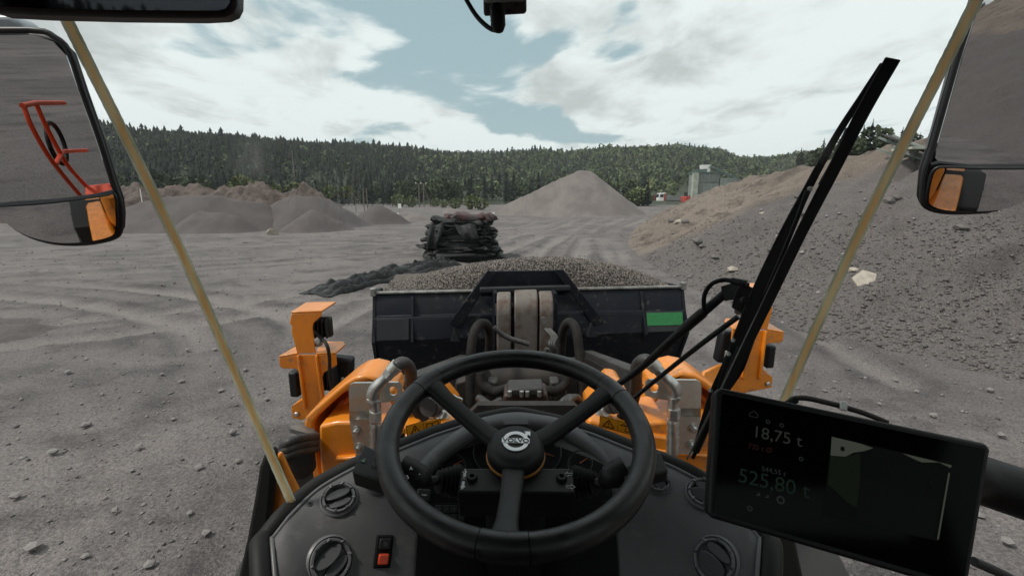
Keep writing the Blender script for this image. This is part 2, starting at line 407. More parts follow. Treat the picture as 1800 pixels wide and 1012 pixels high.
ii, jj = np.meshgrid(np.arange(nr_ - 1), np.arange(na_), indexing='ij')
j2 = (jj + 1) % na_
F_ = np.stack([ii * na_ + jj, ii * na_ + j2, (ii + 1) * na_ + j2, (ii + 1) * na_ + jj], -1).reshape(-1, 4)[:, ::-1]
ground = npmesh("ground", np.stack([X_, Y_, Z_], -1).reshape(-1, 3), F_, M_ground, smooth=True, kind="structure")
at_ = ground.data.attributes.new("track", 'FLOAT', 'POINT')
at_.data.foreach_set("value", ((np.exp(-(D_ / 0.30) ** 2) - .7 * np.exp(-((D_ - .58) / .17) ** 2)) * np.clip(.65 + 1.2 * fbm(X_ + 31, Y_, .15, 2), .15, 1)).astype(np.float32).ravel())

# ------------------------------------------------------------------ quarry slope beside the road (toe line -> crest line)
toe = [(46, 122), (29, 86), (17.8, 60), (11.6, 44), (8.0, 30), (6.7, 17.3), (7.4, 11.5), (8.7, 9.2), (9.6, 6.5), (10.5, 0), (11, -12), (12, -40), (14, -90)]
cre = [(57, 118, 5.2), (39, 86, 4.7), (27.2, 62, 4.4), (21.8, 48, 4.25), (19.6, 36, 4.9), (21, 28, 5.7), (24, 21, 6.9), (27, 15, 7.8), (28, 9, 8.3), (29, 0, 9), (30, -12, 9.5), (31, -40, 10), (34, -90, 10)]
tp = np.array([tuple(q) for q in spline([(a, b, 0) for a, b in toe], 34)]); cp_ = np.array([tuple(q) for q in spline(cre, 34)])
def slope_grid(tp, cp_, nu=110, back=26, rise=5):
    m = len(tp); us = np.linspace(-0.06, 1, nu)
    x = tp[:, None, 0] + (cp_ - tp)[:, None, 0] * us; y = tp[:, None, 1] + (cp_ - tp)[:, None, 1] * us
    prof = np.clip(us, 0, 1); prof = 0.9 * prof ** 0.88 + 0.10 * prof ** 3
    z = cp_[:, None, 2] * prof + np.minimum(us, 0)[None] * 4
    ub = np.linspace(0.04, 1, 30)
    dirn = (cp_ - tp)[:, :2]; dirn = dirn / np.linalg.norm(dirn, axis=1, keepdims=True)
    x2 = cp_[:, None, 0] + dirn[:, None, 0] * ub * back; y2 = cp_[:, None, 1] + dirn[:, None, 1] * ub * back
    z2 = cp_[:, None, 2] + np.interp(cp_[:, 1], [4, 22], [6, 1.3])[:, None] * ub ** 1.4
    x = np.concatenate([x, x2], 1); y = np.concatenate([y, y2], 1); z = np.concatenate([z, z2], 1)
    a = np.concatenate([np.clip(us * 8, 0, 1), np.ones(30)])[None]
    z = z + a * (0.55 * fbm(x, y, 0.12, 4) + 0.32 * fbm(x * 0.35, y, 0.7, 4) + 0.40 * fbm(x * 0.16, y, 1.3, 3) + 0.30 * fbm(x, y, 1.3, 4, .66) + 0.10 * fbm(x, y, 5, 2) - 0.35 * np.abs(fbm(x * .5, y, .45, 4)))
    # a terrace cut high on the slope
    tz = np.exp(-((z - 4.4 - 0.7 * fbm(x, y, 0.08, 2)) / 0.35) ** 2) * np.clip(fbm(x, y, 0.11, 2) * 3 + 0.5, 0, 1)
    z = z - 0.75 * tz
    return x, y, z
sx, sy, sz = slope_grid(tp, cp_)
m_, n_ = sx.shape
ii, jj = np.meshgrid(np.arange(m_ - 1), np.arange(n_ - 1), indexing='ij')
F_ = np.stack([ii * n_ + jj, ii * n_ + jj + 1, (ii + 1) * n_ + jj + 1, (ii + 1) * n_ + jj], -1).reshape(-1, 4)
slope = npmesh("quarry_slope", np.stack([sx, sy, sz], -1).reshape(-1, 3), F_, M_slope, smooth=True, kind="structure")

sa_ = slope.data.attributes.new("track", 'FLOAT', 'POINT')
sa_.data.foreach_set("value", (np.clip((27 + 3 * fbm(sx, sy, .2, 3) - sy) / 3, 0, 1) * np.clip((5.2 + fbm(sx, sy, .2, 3) - sz) / .6, 0, 1)).astype(np.float32).ravel())
def slope_points(n, u0, u1, v0, v1, seed):
    g = np.random.default_rng(seed); iu = g.uniform(v0, v1, n); ju = g.uniform(u0, u1, n)
    a = iu.astype(int).clip(0, m_ - 2); b = ju.astype(int).clip(0, n_ - 2); fa = (iu - a)[:, None]; fb = (ju - b)[:, None]
    G = np.stack([sx, sy, sz], -1)
    return G[a, b] * (1 - fa) * (1 - fb) + G[a + 1, b] * fa * (1 - fb) + G[a, b + 1] * (1 - fa) * fb + G[a + 1, b + 1] * fa * fb

# ------------------------------------------------------------------ stones
OV = np.array([(1, 0, 0), (-1, 0, 0), (0, 1, 0), (0, -1, 0), (0, 0, 1), (0, 0, -1)], float)
OF = np.array([(0, 2, 4), (2, 1, 4), (1, 3, 4), (3, 0, 4), (2, 0, 5), (1, 2, 5), (3, 1, 5), (0, 3, 5)])
def stones(name, pos, size, mat, seed, flat=0.6, parent=None, kind="stuff", sink=0.25):
    g = np.random.default_rng(seed); n = len(pos)
    v = OV[None] * (1 + g.uniform(-0.35, 0.35, (n, 6, 1))) + g.uniform(-0.3, 0.3, (n, 6, 3))
    v = v * np.stack([g.uniform(0.7, 1.3, n), g.uniform(0.7, 1.3, n), g.uniform(0.45, 0.9, n) * flat / 0.6], -1)[:, None]
    a = g.uniform(0, 6.283, n); ca, sa = np.cos(a)[:, None], np.sin(a)[:, None]
    v = np.stack([v[..., 0] * ca - v[..., 1] * sa, v[..., 0] * sa + v[..., 1] * ca, v[..., 2]], -1)
    v = v * size[:, None, None] + pos[:, None]; v[..., 2] += (size * sink)[:, None]
    f = OF[None] + (np.arange(n) * 6)[:, None, None]
    return npmesh(name, v.reshape(-1, 3), f.reshape(-1, 3), mat, parent, kind=kind)
n = 11000
a = np.radians(rng.uniform(-56, 56, n)); r = np.exp(rng.uniform(math.log(4), math.log(42), n))
x, y = r * np.sin(a), r * np.cos(a); ok = x < np.interp(y, [p[1] for p in toe[::-1]], [p[0] for p in toe[::-1]])
x, y, r = x[ok], y[ok], r[ok]
sz_ = (0.007 + 0.026 * rng.random(len(x)) ** 4) * (0.7 + r / 24)
stones("gravel", np.stack([x, y, gz(x, y)], -1), sz_, M_peb, 3)
n = 22000
q = slope_points(n, 3, 46, m_ * 0.36, m_ * 0.80, 5)
stones("slope_gravel", q, 0.016 + 0.045 * rng.random(n) ** 3.5, M_rub, 6)
n = 7000
q = slope_points(n, 3, 108, 10, m_ * 0.5, 8)
stones("slope_rubble", q, 0.016 + 0.08 * rng.random(n) ** 7, M_peb, 9)

_ico = None
def rock_mb(c, s, seed, flat=0.7):
    g = random.Random(seed); mb = MB(); t = (1 + 5 ** 0.5) / 2
    vs = [(-1, t, 0), (1, t, 0), (-1, -t, 0), (1, -t, 0), (0, -1, t), (0, 1, t), (0, -1, -t), (0, 1, -t), (t, 0, -1), (t, 0, 1), (-t, 0, -1), (-t, 0, 1)]
    fs = [(0, 11, 5), (0, 5, 1), (0, 1, 7), (0, 7, 10), (0, 10, 11), (1, 5, 9), (5, 11, 4), (11, 10, 2), (10, 7, 6), (7, 1, 8), (3, 9, 4), (3, 4, 2), (3, 2, 6), (3, 6, 8), (3, 8, 9), (4, 9, 5), (2, 4, 11), (6, 2, 10), (8, 6, 7), (9, 8, 1)]
    V_ = [Vector(q).normalized() * g.uniform(0.75, 1.2) for q in vs]
    mb.add([Vector(c) + Vector((q.x * s[0], q.y * s[1], q.z * s[2])) for q in V_], fs); return mb
# loose stones big enough to pick out one by one
base = obj("stone", rock_mb((0, 0, 0), (1, 1, 0.65), 4), M_peb)
base.location = (0, 0, 0)
meshes = [base.data]
for sd_ in (5, 6, 7):
    o = obj("stone", rock_mb((0, 0, 0), (1, 1, 0.65), sd_), M_peb); meshes.append(o.data); bpy.data.objects.remove(o)
spots = [(150, 748, 15), (245, 790, 12), (95, 800, 13), (320, 672, 10), (410, 765, 13), (120, 655, 9), (60, 965, 17), (205, 905, 13), (335, 905, 12), (265, 1000, 14),
         (390, 690, 9), (180, 690, 8), (470, 705, 10), (352, 830, 12), (30, 880, 13), (232, 828, 9), (305, 735, 8), (432, 655, 8), (378, 615, 8), (330, 616, 9),
         (285, 660, 7), (420, 820, 10), (365, 945, 12), (150, 985, 12), (1500, 760, 10), (1640, 735, 11), (1760, 770, 12), (1575, 668, 8), (1450, 690, 8), (1720, 905, 12),
         (1770, 960, 13), (1610, 690, 8), (1740, 690, 9), (1545, 715, 7)]
for i, (px, py, s_) in enumerate(spots):
    g0 = PZ(px, py); t = (g0 - EYE).length; s = s_ / 800 * t * 0.5
    o = base if i == 0 else base.copy()
    if i: COL.objects.link(o)
    o.data = meshes[i % 4]; o.location = (g0.x, g0.y, float(gz(g0.x, g0.y)) + s * 0.25); o.scale = (s, s * random.uniform(0.7, 1.1), s * random.uniform(0.6, 1.0)); o.rotation_euler = (0, 0, random.uniform(0, 6))
    tag(o, "small grey stone lying loose on the gravel yard near the cab", "stone", "loose stones near the cab")
def slope_hit(px, py):
    d = ray(px, py).normalized(); G = np.stack([sx, sy, sz], -1).reshape(-1, 3) - np.array(EYE)
    along = G @ np.array(d); perp = np.linalg.norm(G - along[:, None] * np.array(d), axis=1) / np.maximum(along, 0.1)
    perp[along < 3] = 9; k = np.where(perp < perp.min() + 0.004)[0]; k = k[along[k].argmin()]
    return Vector(G[k]) + EYE
p = slope_hit(1523, 490)
c_, e1, e2 = p, Vector((0.33, 0.08, 0.13)), Vector((-0.05, 0.27, 0.12))
mb = MB(); mb.prism([p - e1 - e2 * 0.35, p + e1 * 0.1 - e2 * 0.95, p + e1 - e2 * 0.1, p + e1 * 0.55 + e2, p - e1 * 0.7 + e2 * 0.75], (-0.03, -0.02, 0.09))
tag(obj("stone_slab", mb, M_stone, bevel=0.02), "flat pale four-cornered stone slab lying on the grey slope", "stone")
p = slope_hit(1496, 470)
tag(obj("stone", rock_mb(p, (0.23, 0.2, 0.1), 12), M_stone), "pale oval stone just above the flat stone slab on the slope", "stone")
p = PZ(479, 413); tag(obj("boulder", rock_mb((p.x, p.y, 0.2), (0.55, 0.4, 0.42), 15), M_stone, smooth=30), "pale boulder at the foot of the long dark gravel piles", "boulder")
bould = [(1182, 385, .32), (1190, 387, .4), (1205, 386, .3), (1228, 424, .26), (1236, 430, .2), (1258, 455, .2), (1285, 470, .22), (1305, 505, .2), (1340, 372, .2), (1180, 494, .16), (1360, 440, .14), (1420, 372, .26), (1560, 352, .25), (1575, 347, .2), (1545, 358, .2), (1405, 345, .22), (1690, 400, .2)]
for i, (px, py, s_) in enumerate(bould):
    p = slope_hit(px, py)
    o = obj("boulder", rock_mb(p, (s_, s_ * 0.8, s_ * 0.6), 30 + i), M_stone if i in (1, 6, 8) else M_rub)
    tag(o, "small stone block lying on the brown quarry slope", "stone", "stones scattered on the quarry slope")

# ------------------------------------------------------------------ gravel piles
def pile(name, label, cones, mat, rep=0.72, step=0.35, amp=0.10, soft=0.12, warp=0.35, cat="gravel pile", group=None, steep=None):
    x0 = min(c[0] - c[2] / rep for c in cones) - 1; x1 = max(c[0] + c[2] / rep for c in cones) + 1
    y0 = min(c[1] - c[2] / rep for c in cones) - 1; y1 = max(c[1] + c[2] / rep for c in cones) + 1
    gx, gy = np.meshgrid(np.arange(x0, x1, step), np.arange(y0, y1, step))
    wx = gx + warp * fbm(gx, gy, 0.25, 2); wy = gy + warp * fbm(gx + 40, gy, 0.25, 2)
    z = np.full(gx.shape, -0.4)
    dense = []
    for i, c in enumerate(cones):
        dense.append(c)
        if i + 1 < len(cones) and math.hypot(c[0] - cones[i + 1][0], c[1] - cones[i + 1][1]) < 4.5:
            dense += [tuple(a + (b - a) * t for a, b in zip(c, cones[i + 1])) for t in (.2, .4, .6, .8)]
    for cx, cy, h in dense:
        d = np.hypot(wx - cx, wy - cy); k = h - rep * (np.sqrt(d * d + (.05 * h) ** 2) - 0.05 * h)
        z = np.maximum(z, k)
    z = soft * np.logaddexp(0, z / soft) - 0.27 * min(1, soft * 4)
    z = z + np.clip(z * 3, 0, 1) * (amp * fbm(gx, gy, 0.6, 3) + amp * 0.5 * fbm(gx, gy, 2.5, 2))
    keep = z > -0.24 * min(1, soft * 4); z = z + gz(gx, gy)
    m, n = gx.shape; ii, jj = np.meshgrid(np.arange(m - 1), np.arange(n - 1), indexing='ij')
    F = np.stack([ii * n + jj, ii * n + jj + 1, (ii + 1) * n + jj + 1, (ii + 1) * n + jj], -1).reshape(-1, 4)
    kf = keep.reshape(-1)[F].any(1); F = F[kf]
    used = np.unique(F); remap = np.full(m * n, -1); remap[used] = np.arange(len(used))
    c0 = np.array([(x0 + x1) / 2, (y0 + y1) / 2, 0])
    Vv = np.stack([gx, gy, z], -1).reshape(-1, 3)[used] - c0
    o = npmesh(name, Vv, remap[F], mat, loc=tuple(c0), smooth=True)
    return tag(o, label, cat, group)
pile("gravel_pile", "broad dark gravel pile with a long level top, crossed by the tan glass seam", [(-39, 45.2, 1.9), (-36.6, 45.6, 2.8), (-34.6, 46, 3.35), (-32, 46.2, 3.5), (-29.6, 46.4, 3.45), (-27.6, 46.8, 3.0), (-25.6, 47.4, 2.75)], M_pile)
pile("gravel_pile", "dark gravel pile with a short crest joining the broad one", [(-24.4, 48.6, 3.0), (-22.6, 49, 3.4), (-20.6, 49.6, 3.3), (-18.8, 50.4, 2.3), (-17.2, 51, 1.2)], M_pile)
pile("gravel_pile", "low gravel cone in front of the dark pile with the short crest", [(-19.0, 43.6, 2.2), (-16.6, 44.0, 1.2)], M_pile)
pile("gravel_pile", "low rounded gravel heap at the front of the broad dark pile", [(-29.5, 43.6, 2.1), (-27.6, 43.2, 1.9), (-26, 43.2, 1.6)], M_pile)
pile("gravel_pile", "small pointed gravel pile standing alone past the dark piles", [(-16.6, 56, 2.5), (-14.0, 55.5, 1.4)], M_pile)
pile("gravel_pile", "lowest flat gravel pile behind the small pointed one", [(-13.2, 61, 1.2), (-10.6, 60, 0.5)], M_pile2)
pile("gravel_pile", "tall pale crushed stone pile with one long flank in the middle of the yard", [(11.8, 83, 7.7), (13.6, 83, 7.6)] + [(11 - 1.2 * i, 83 - .3 * i, 7.2 - .52 * i) for i in range(13)], M_pile2, 0.75, 0.4)
pile("gravel_pile", "very low spread of gravel beside the power poles", [(-12, 88, 1.0), (-8, 88, 0.7)], M_pile2)
pile("gravel_pile", "flat low tongue of dark gravel near the cab's corner", [(-13.8, 10.9, 0.30), (-12.6, 11.0, 0.22), (-15.5, 10.8, 0.32)], M_pile, 0.22, 0.12, 0.02, .03, .3)
pile("rubble_bank", "long red-brown rubble bank behind the dark gravel piles", [(-25 - 1.3 * i, 63 - 0.1 * i + .4 * (i % 3), min(4.55, 3.2 + .5 * i) + 0.25 * math.sin(i * 1.1)) for i in range(52)], M_bank, 0.85, 0.3, 1.0, .2, .5, "rubble bank")
pile("spoil_heap", "high brown spoil heap far behind the machine, seen in the side mirror", [(-22 - 5 * i, -26 - 2 * i, 9 + math.sin(i)) for i in range(8)], M_bank, 0.8, 0.8, 0.8, .3, .5, "spoil heap")

# ------------------------------------------------------------------ hills and forest
hp = np.array([(-900, 235), (-200, 228), (60, 226), (180, 231), (260, 243), (400, 251), (520, 257), (640, 262), (740, 269), (800, 275), (870, 272), (940, 267), (1000, 269), (1060, 262), (1110, 261), (1190, 256), (1265, 264), (1300, 280), (1360, 278), (1420, 276), (1600, 268), (1900, 262), (2600, 262)])
haz, hel = [], []
for px, py in hp:
    d = ray(px, py + 7); haz.append(math.atan2(d.x, d.y)); hel.append(d.z / math.hypot(d.x, d.y))
haz = np.array(haz); hel = np.array(hel)
RID = lambda a: np.interp(a, [-1.2, -0.5, -0.1, 0.1, 0.35, 0.6, 1.2], [330, 360, 460, 560, 600, 560, 420])
def hill_z(a, r):
    Rr = RID(a); H = 3.4 + Rr * np.interp(a, haz, hel)
    t = np.clip((r - 150) / (Rr - 150), 0, 1)
    z = H * (0.35 * t + 0.65 * t * t * (3 - 2 * t)) - np.clip(r - Rr, 0, 999) * 0.06
    x, y = r * np.sin(a), r * np.cos(a)
    return z + np.clip(t * 4, 0, 1) * (1 - np.clip((t - .75) * 4, 0, 1) * .8) * 7 * fbm(x, y, 0.012, 3) - 0.6
az2 = np.radians(np.linspace(-180, 180, 421)); r2_ = np.linspace(145, 900, 64)
A2, R2 = np.meshgrid(az2, r2_)
m2, n2_ = A2.shape; ii, jj = np.meshgrid(np.arange(m2 - 1), np.arange(n2_ - 1), indexing='ij')
F_ = np.stack([ii * n2_ + jj, ii * n2_ + jj + 1, (ii + 1) * n2_ + jj + 1, (ii + 1) * n2_ + jj], -1).reshape(-1, 4)[:, ::-1]
npmesh("hills", np.stack([R2 * np.sin(A2), R2 * np.cos(A2), hill_z(A2, R2)], -1).reshape(-1, 3), F_, M_hill, smooth=True, kind="structure")

def cone_tree(g, tiers=5, sides=7):
    vs, fs = [], []
    for k in range(tiers):
        z0 = 0.10 + 0.9 * k / tiers; z1 = min(1.0, z0 + 0.9 / tiers * 1.75); rad = 0.20 * (1 - (k / tiers)) ** 0.8 * g.uniform(0.85, 1.15) + 0.02
        o = len(vs); vs.append((g.uniform(-.01, .01), g.uniform(-.01, .01), z1))
        ph = g.uniform(0, 6)
        for s in range(sides):
            a = ph + 6.283 * s / sides; q = rad * g.uniform(0.6, 1.25); vs.append((q * math.cos(a), q * math.sin(a), z0 + g.uniform(-.045, .03)))
        fs += [(o, o + 1 + s, o + 1 + (s + 1) % sides) for s in range(sides)]
    return np.array(vs), np.array(fs)
def leaf_tree(g, n=36, sx_=0.26, size=0.085, z0=0.22):
    vs, fs = [], []
    for k in range(n):
        th, u = g.uniform(0, 6.283), g.uniform(-1, 1); rad = g.uniform(0.55, 1.0) ** 0.5
        lob = 1 + 0.25 * math.sin(3 * th + 1.3) * (1 - abs(u))
        c = Vector((math.cos(th) * math.sqrt(1 - u * u) * sx_ * rad * lob, math.sin(th) * math.sqrt(1 - u * u) * sx_ * rad * lob, z0 + (1 - z0) * (0.5 + 0.5 * u * rad)))
        nrm = Vector((g.gauss(0, 1), g.gauss(0, 1), g.gauss(0.5, 1))).normalized(); t1 = nrm.orthogonal().normalized(); t2 = nrm.cross(t1); s = size * g.uniform(0.6, 1.3)
        o = len(vs)
        for a_, b_ in ((-1, -.6), (.7, -1), (1, .7), (-.6, 1)): vs.append(tuple(c + t1 * a_ * s + t2 * b_ * s))
        fs += [(o, o + 1, o + 2), (o, o + 2, o + 3)]
    return np.array(vs), np.array(fs)
def forest(name, pts, hs, protos, mat, seed):
    g = np.random.default_rng(seed); Vs, Fs, o = [], [], 0
    which = g.integers(0, len(protos), len(pts))
    for k, (pv, pf) in enumerate(protos):
        sel = np.where(which == k)[0]
        if not len(sel): continue
        a = g.uniform(0, 6.283, len(sel)); ca, sa = np.cos(a)[:, None], np.sin(a)[:, None]; wd = (hs[sel] * g.uniform(0.85, 1.3, len(sel)))[:, None]
        v = np.stack([(pv[:, 0] * ca - pv[:, 1] * sa) * wd, (pv[:, 0] * sa + pv[:, 1] * ca) * wd, pv[None, :, 2] * hs[sel][:, None]], -1) + pts[sel][:, None]
        f = pf[None] + (np.arange(len(sel)) * len(pv))[:, None, None] + o
        Vs.append(v.reshape(-1, 3)); Fs.append(f.reshape(-1, 3)); o += len(sel) * len(pv)
    return npmesh(name, np.concatenate(Vs), np.concatenate(Fs), mat, kind="stuff")
g = random.Random(5)
cones_ = [cone_tree(g, 4, 6) for _ in range(6)]; leafs_ = [leaf_tree(g, 24, 0.30, 0.105) for _ in range(6)]
def scatter(n, a0, a1, seed, rmin=0.0):
    q = np.random.default_rng(seed); a = np.radians(q.uniform(a0, a1, n)); Rr = RID(a)
    r = 170 + (Rr + 25 - 170) * np.sqrt(q.uniform(rmin, 1, n))
    return a, r, np.stack([r * np.sin(a), r * np.cos(a), hill_z(a, r)], -1)
a, r, q = scatter(19000, -56, 52, 11); u = rng.random(len(a))
split_ = np.interp(np.degrees(a), [-56, -14, -4, 10, 30, 52], [0.96, 0.9, 0.5, 0.30, 0.25, 0.3])  # left hill mostly dark conifers, its cloud shade carried by their colour
hs = rng.uniform(3.8, 7.6, len(a)) * np.where(rng.random(len(a)) < .06, 1.35, 1)
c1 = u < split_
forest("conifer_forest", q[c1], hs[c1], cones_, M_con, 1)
M_leaf_far = pm("far_leaves", (0.110, 0.138, 0.055), 0.85, isl=0.18, ns=0.015, col2=(0.058, 0.082, 0.036))
forest("broadleaf_forest", q[~c1], hs[~c1] * 0.85, leafs_, M_leaf_far, 2)
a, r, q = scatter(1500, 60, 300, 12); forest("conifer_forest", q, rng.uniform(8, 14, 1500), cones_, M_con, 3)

# single trees and bushes
def conifer_mesh(seed, tiers=15):
    g = random.Random(seed); vs, fs = [], []
    for k in range(tiers):
        f = k / (tiers - 1); z = 0.12 + 0.86 * f; rad = 0.19 * (1 - f) ** 0.85 + 0.012; nb = 8 if f < 0.7 else 6; ph = g.uniform(0, 6)
        for s in range(nb):
            if g.random() < 0.12: continue
            a = ph + 6.283 * s / nb + g.uniform(-.25, .25); q = rad * g.uniform(0.6, 1.2); dz = -0.045 * g.uniform(.4, 1.6); wd = q * g.uniform(0.22, 0.38)
            d, p = (math.cos(a), math.sin(a)), (-math.sin(a), math.cos(a)); o = len(vs)
            vs += [(0, 0, z + 0.028), (d[0] * q * .55 + p[0] * wd, d[1] * q * .55 + p[1] * wd, z + dz * .55 + 0.004), (d[0] * q, d[1] * q, z + dz), (d[0] * q * .55 - p[0] * wd, d[1] * q * .55 - p[1] * wd, z + dz * .5 - 0.006), (d[0] * q * .5, d[1] * q * .5, z + dz * .3 - 0.03)]
            fs += [(o, o + 1, o + 2), (o, o + 2, o + 3), (o, o + 4, o + 2)]
    return np.array(vs), np.array(fs)
def trunk_np(h=1.0, r0=0.018, seg=6):
    vs, fs = [], []
    for k, (z, r_) in enumerate(((-0.02, r0), (0.4 * h, r0 * .7), (h, r0 * .15))):
        vs += [(r_ * math.cos(6.283 * s / seg), r_ * math.sin(6.283 * s / seg), z) for s in range(seg)]
    for k in range(2): fs += [(k * seg + s, k * seg + (s + 1) % seg, (k + 1) * seg + (s + 1) % seg, (k + 1) * seg + s) for s in range(seg)]
    return np.array(vs), np.array(fs)
def proto_tree(name, crown, mat, th=0.9):
    rt = thing(name, None, "tree", (0, 0, 0))
    npmesh("trunk", *trunk_np(th), M_bark, rt); npmesh("crown", *crown, mat, rt); return rt
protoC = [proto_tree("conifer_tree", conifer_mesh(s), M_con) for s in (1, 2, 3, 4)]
gg = random.Random(21)
protoL = [proto_tree("broadleaf_tree", leaf_tree(gg, 330, 0.27, 0.042, 0.20), M_lea, 0.75) for s in range(3)]
protoB = [proto_tree("bush", leaf_tree(gg, 170, 0.55, 0.085, 0.0), M_lea2, 0.5) for s in range(2)]
used = set()
def place(protos, p, h, label, group, cat="tree", i=0):
    pr = protos[i % len(protos)]
    if pr.name not in used: used.add(pr.name); o = pr
    else: o = copytree(pr)
    o.location = p; s = h; o.scale = (s * random.uniform(0.85, 1.2),) * 2 + (s,); o.rotation_euler = (0, 0, random.uniform(0, 6.28))
    tag(o, label, cat, group); return o
# belt of trees at the foot of the hill
for i in range(105):
    px = 190 + (1150 - 190) * (i + random.uniform(-.4, .4)) / 105
    d = ray(px, 350); az_ = math.atan2(d.x, d.y); rr2 = random.uniform(140, 178); x, y = rr2 * math.sin(az_), rr2 * math.cos(az_)
    zz = max(0.0, float(hill_z(np.array(az_), np.array(rr2))))
    if random.random() < 0.58: place(protoC, (x, y, zz - .1), random.uniform(6.5, 11), "dark conifer in the tree belt at the foot of the wooded hill", "conifers at the foot of the hill", i=i)
    else: place(protoL, (x, y, zz - .1), random.uniform(5, 9), "broadleaf tree in the tree belt at the foot of the wooded hill", "broadleaf trees at the foot of the hill", i=i)
# trees on the crest of the quarry slope
for i in range(34):
    px = 1395 + 250 * (i + random.uniform(-.5, .5)) / 34; Y = random.uniform(60, 82)
    d = ray(px, 290); k = Y / d.y; tall = 1.0 if 1430 < px < 1560 else 0.8
    top = np.interp(px, [1380, 1430, 1480, 1530, 1560, 1600, 1650], [270, 250, 222, 205, 215, 225, 245]) + random.uniform(-2, 26)
    ztop = P(px, top, Y).z; zb = np.interp(px, [1380, 1500, 1650], [5.4, 6.5, 8.6]); h = max(2.5, ztop - zb)
    if i % 3: place(protoC, (d.x * k, Y, zb), h, "dark conifer among the trees on the crest of the quarry slope", "conifers on the slope's crest", i=i)
    else: place(protoL, (d.x * k, Y, zb), h * 0.9, "broadleaf tree among the conifers on the crest of the quarry slope", "broadleaf trees on the slope's crest", i=i)
for i, (px, Y, h) in enumerate([(347, 68, 2.0), (396, 69, 1.7), (425, 72, 3.4), (520, 72, 2.3), (485, 74, 2.2), (580, 74, 2.0), (300, 70, 1.8), (455, 75, 2.5), (240, 72, 2.2), (610, 78, 2.0)]):
    p = P(px, 330, Y); place(protoB, (p.x, p.y, 2.9), h, "bright green bush behind the crest of the red-brown rubble bank", "bushes behind the rubble bank", "bush", i)
for i, (px, Y, h) in enumerate([(722, 128, 3.0), (700, 126, 3.6), (765, 130, 2.4), (800, 110, 2.6), (828, 106, 3.4), (846, 104, 2.6), (780, 120, 1.8), (1124, 140, 5.5), (1112, 138, 4.6), (1134, 142, 4.2)]):
    p = P(px, 345, Y); place(protoB, (p.x, p.y, 0), h, "green bush at the far edge of the gravel yard", "bushes at the yard's far edge", "bush", i)

# ------------------------------------------------------------------ poles
def pole(px, ytop, Y, r, label, mat=M_wood, group=None, name="wooden_pole", cat="pole"):
    p = P(px, ytop, Y); zb = float(gz(p.x, p.y)) - 0.1
    if Y > 150: zb = float(hill_z(np.array(math.atan2(p.x, p.y)), np.array(math.hypot(p.x, p.y))))
    mb = MB(); mb.tube([(p.x, p.y, zb), (p.x, p.y, p.z)], [r, r * 0.8], 8, 0)
    return tag(obj(name, mb, mat, smooth=60), label, cat, group)
rt = None
p1, p2, p3 = P(736, 324, 128), P(744, 324, 128), P(752, 325, 131)
rt = thing("power_pole", "wooden double power pole with a crossarm and insulators at the tree belt", "power pole", (p1.x, p1.y, 0))
for q in (p1, p2): obj("pole", MB().tube([(q.x, q.y, -.2), (q.x, q.y, q.z)], [0.17, 0.12], 8, 0), M_wood, rt, 60)
obj("brace", MB().tube([(p3.x + .9, p3.y, -.2), (p2.x, p2.y, p2.z - .6)], 0.12, 8, 0), M_wood, rt, 60)
obj("crossarm", MB().beam(p1 + Vector((-.9, 0, .1)), p2 + Vector((1.0, 0, .1)), .14, .14), M_wood, rt)
for k in (-.8, .6, 2.0): obj("insulator", MB().lathe([(.07, 0), (.12, .08), (.08, .16), (.11, .24), (.03, .34)], p1 + Vector((k, 0, .18)), (0, 0, 1), 8), M_white, rt)
pole(638, 331, 92, 0.10, "slim grey pole, first of the pair beside the small pointed gravel pile")
pole(644, 331, 93, 0.10, "slim grey pole, second of the pair beside the small pointed gravel pile")
pole(624, 344, 86, 0.07, "short slim pole between the long and the small gravel pile")
pole(513, 264, 175, 0.22, "tall bare wooden mast rising in front of the dark wooded hill")
pole(730, 266, 330, 0.30, "far mast standing on the ridge of the wooded hill")
pole(246, 332, 52, 0.05, "white marker pole stuck in the rubble bank", M_white, name="marker_pole")
def signpost(px, yt, yb, label, w=0.5, h=0.45):
    b = PZ(px, yb); t = P(px, yt, b.y); rt = thing("marker_sign", label, "sign", (b.x, b.y, 0))
    obj("post", MB().tube([(b.x, b.y, -.1), (b.x, b.y, t.z)], .035, 8, 0), M_wood, rt)
    obj("sign_panel", MB().box((b.x, b.y - .06, t.z - h / 2), (w, .03, h)), M_white, rt)
signpost(867, 373, 389, "small white marker sign on a post behind the heap of black mats", .4, .35)
signpost(703, 358, 372, "white marker sign at the yard's far edge by the tree belt", .7, .9)
signpost(700, 374, 381, "tiny white marker on the low flat gravel pile", .3, .3)

# ------------------------------------------------------------------ crusher plant, conveyor, trucks
M_clad = pm("plant_cladding", (0.225, 0.255, 0.235), 0.6, ns=0.8, na=0.25)
M_clad2 = pm("plant_pale", (0.40, 0.43, 0.36), 0.6, ns=1.2, na=0.25)
M_conv = pm("conveyor_paint", (0.12, 0.17, 0.155), 0.6, ns=1, na=0.3)
YP = 125
def Q(px, py, y=YP): return P(px, py, y)
b0 = PZ(1240, 366); root = thing("crusher_plant", "grey-green crusher building with a hopper and an inclined conveyor behind the slope", "crusher plant", (Q(1245, 300).x, YP, 0))
zt = Q(1245, 304).z; x0, x1 = Q(1226, 320).x, Q(1264, 320).x
k = 8
for i in range(k):                                   # cladding panels of the upper and lower storey
    xa, xb = x0 + (x1 - x0) * i / k, x0 + (x1 - x0) * (i + 1) / k
    for z0_, z1_ in ((3.2, 6.4), (6.65, zt)): obj("cladding_panel", MB().box(((xa + xb) / 2, YP, (z0_ + z1_) / 2), (xb - xa - .06, .25, z1_ - z0_)), M_clad, root)
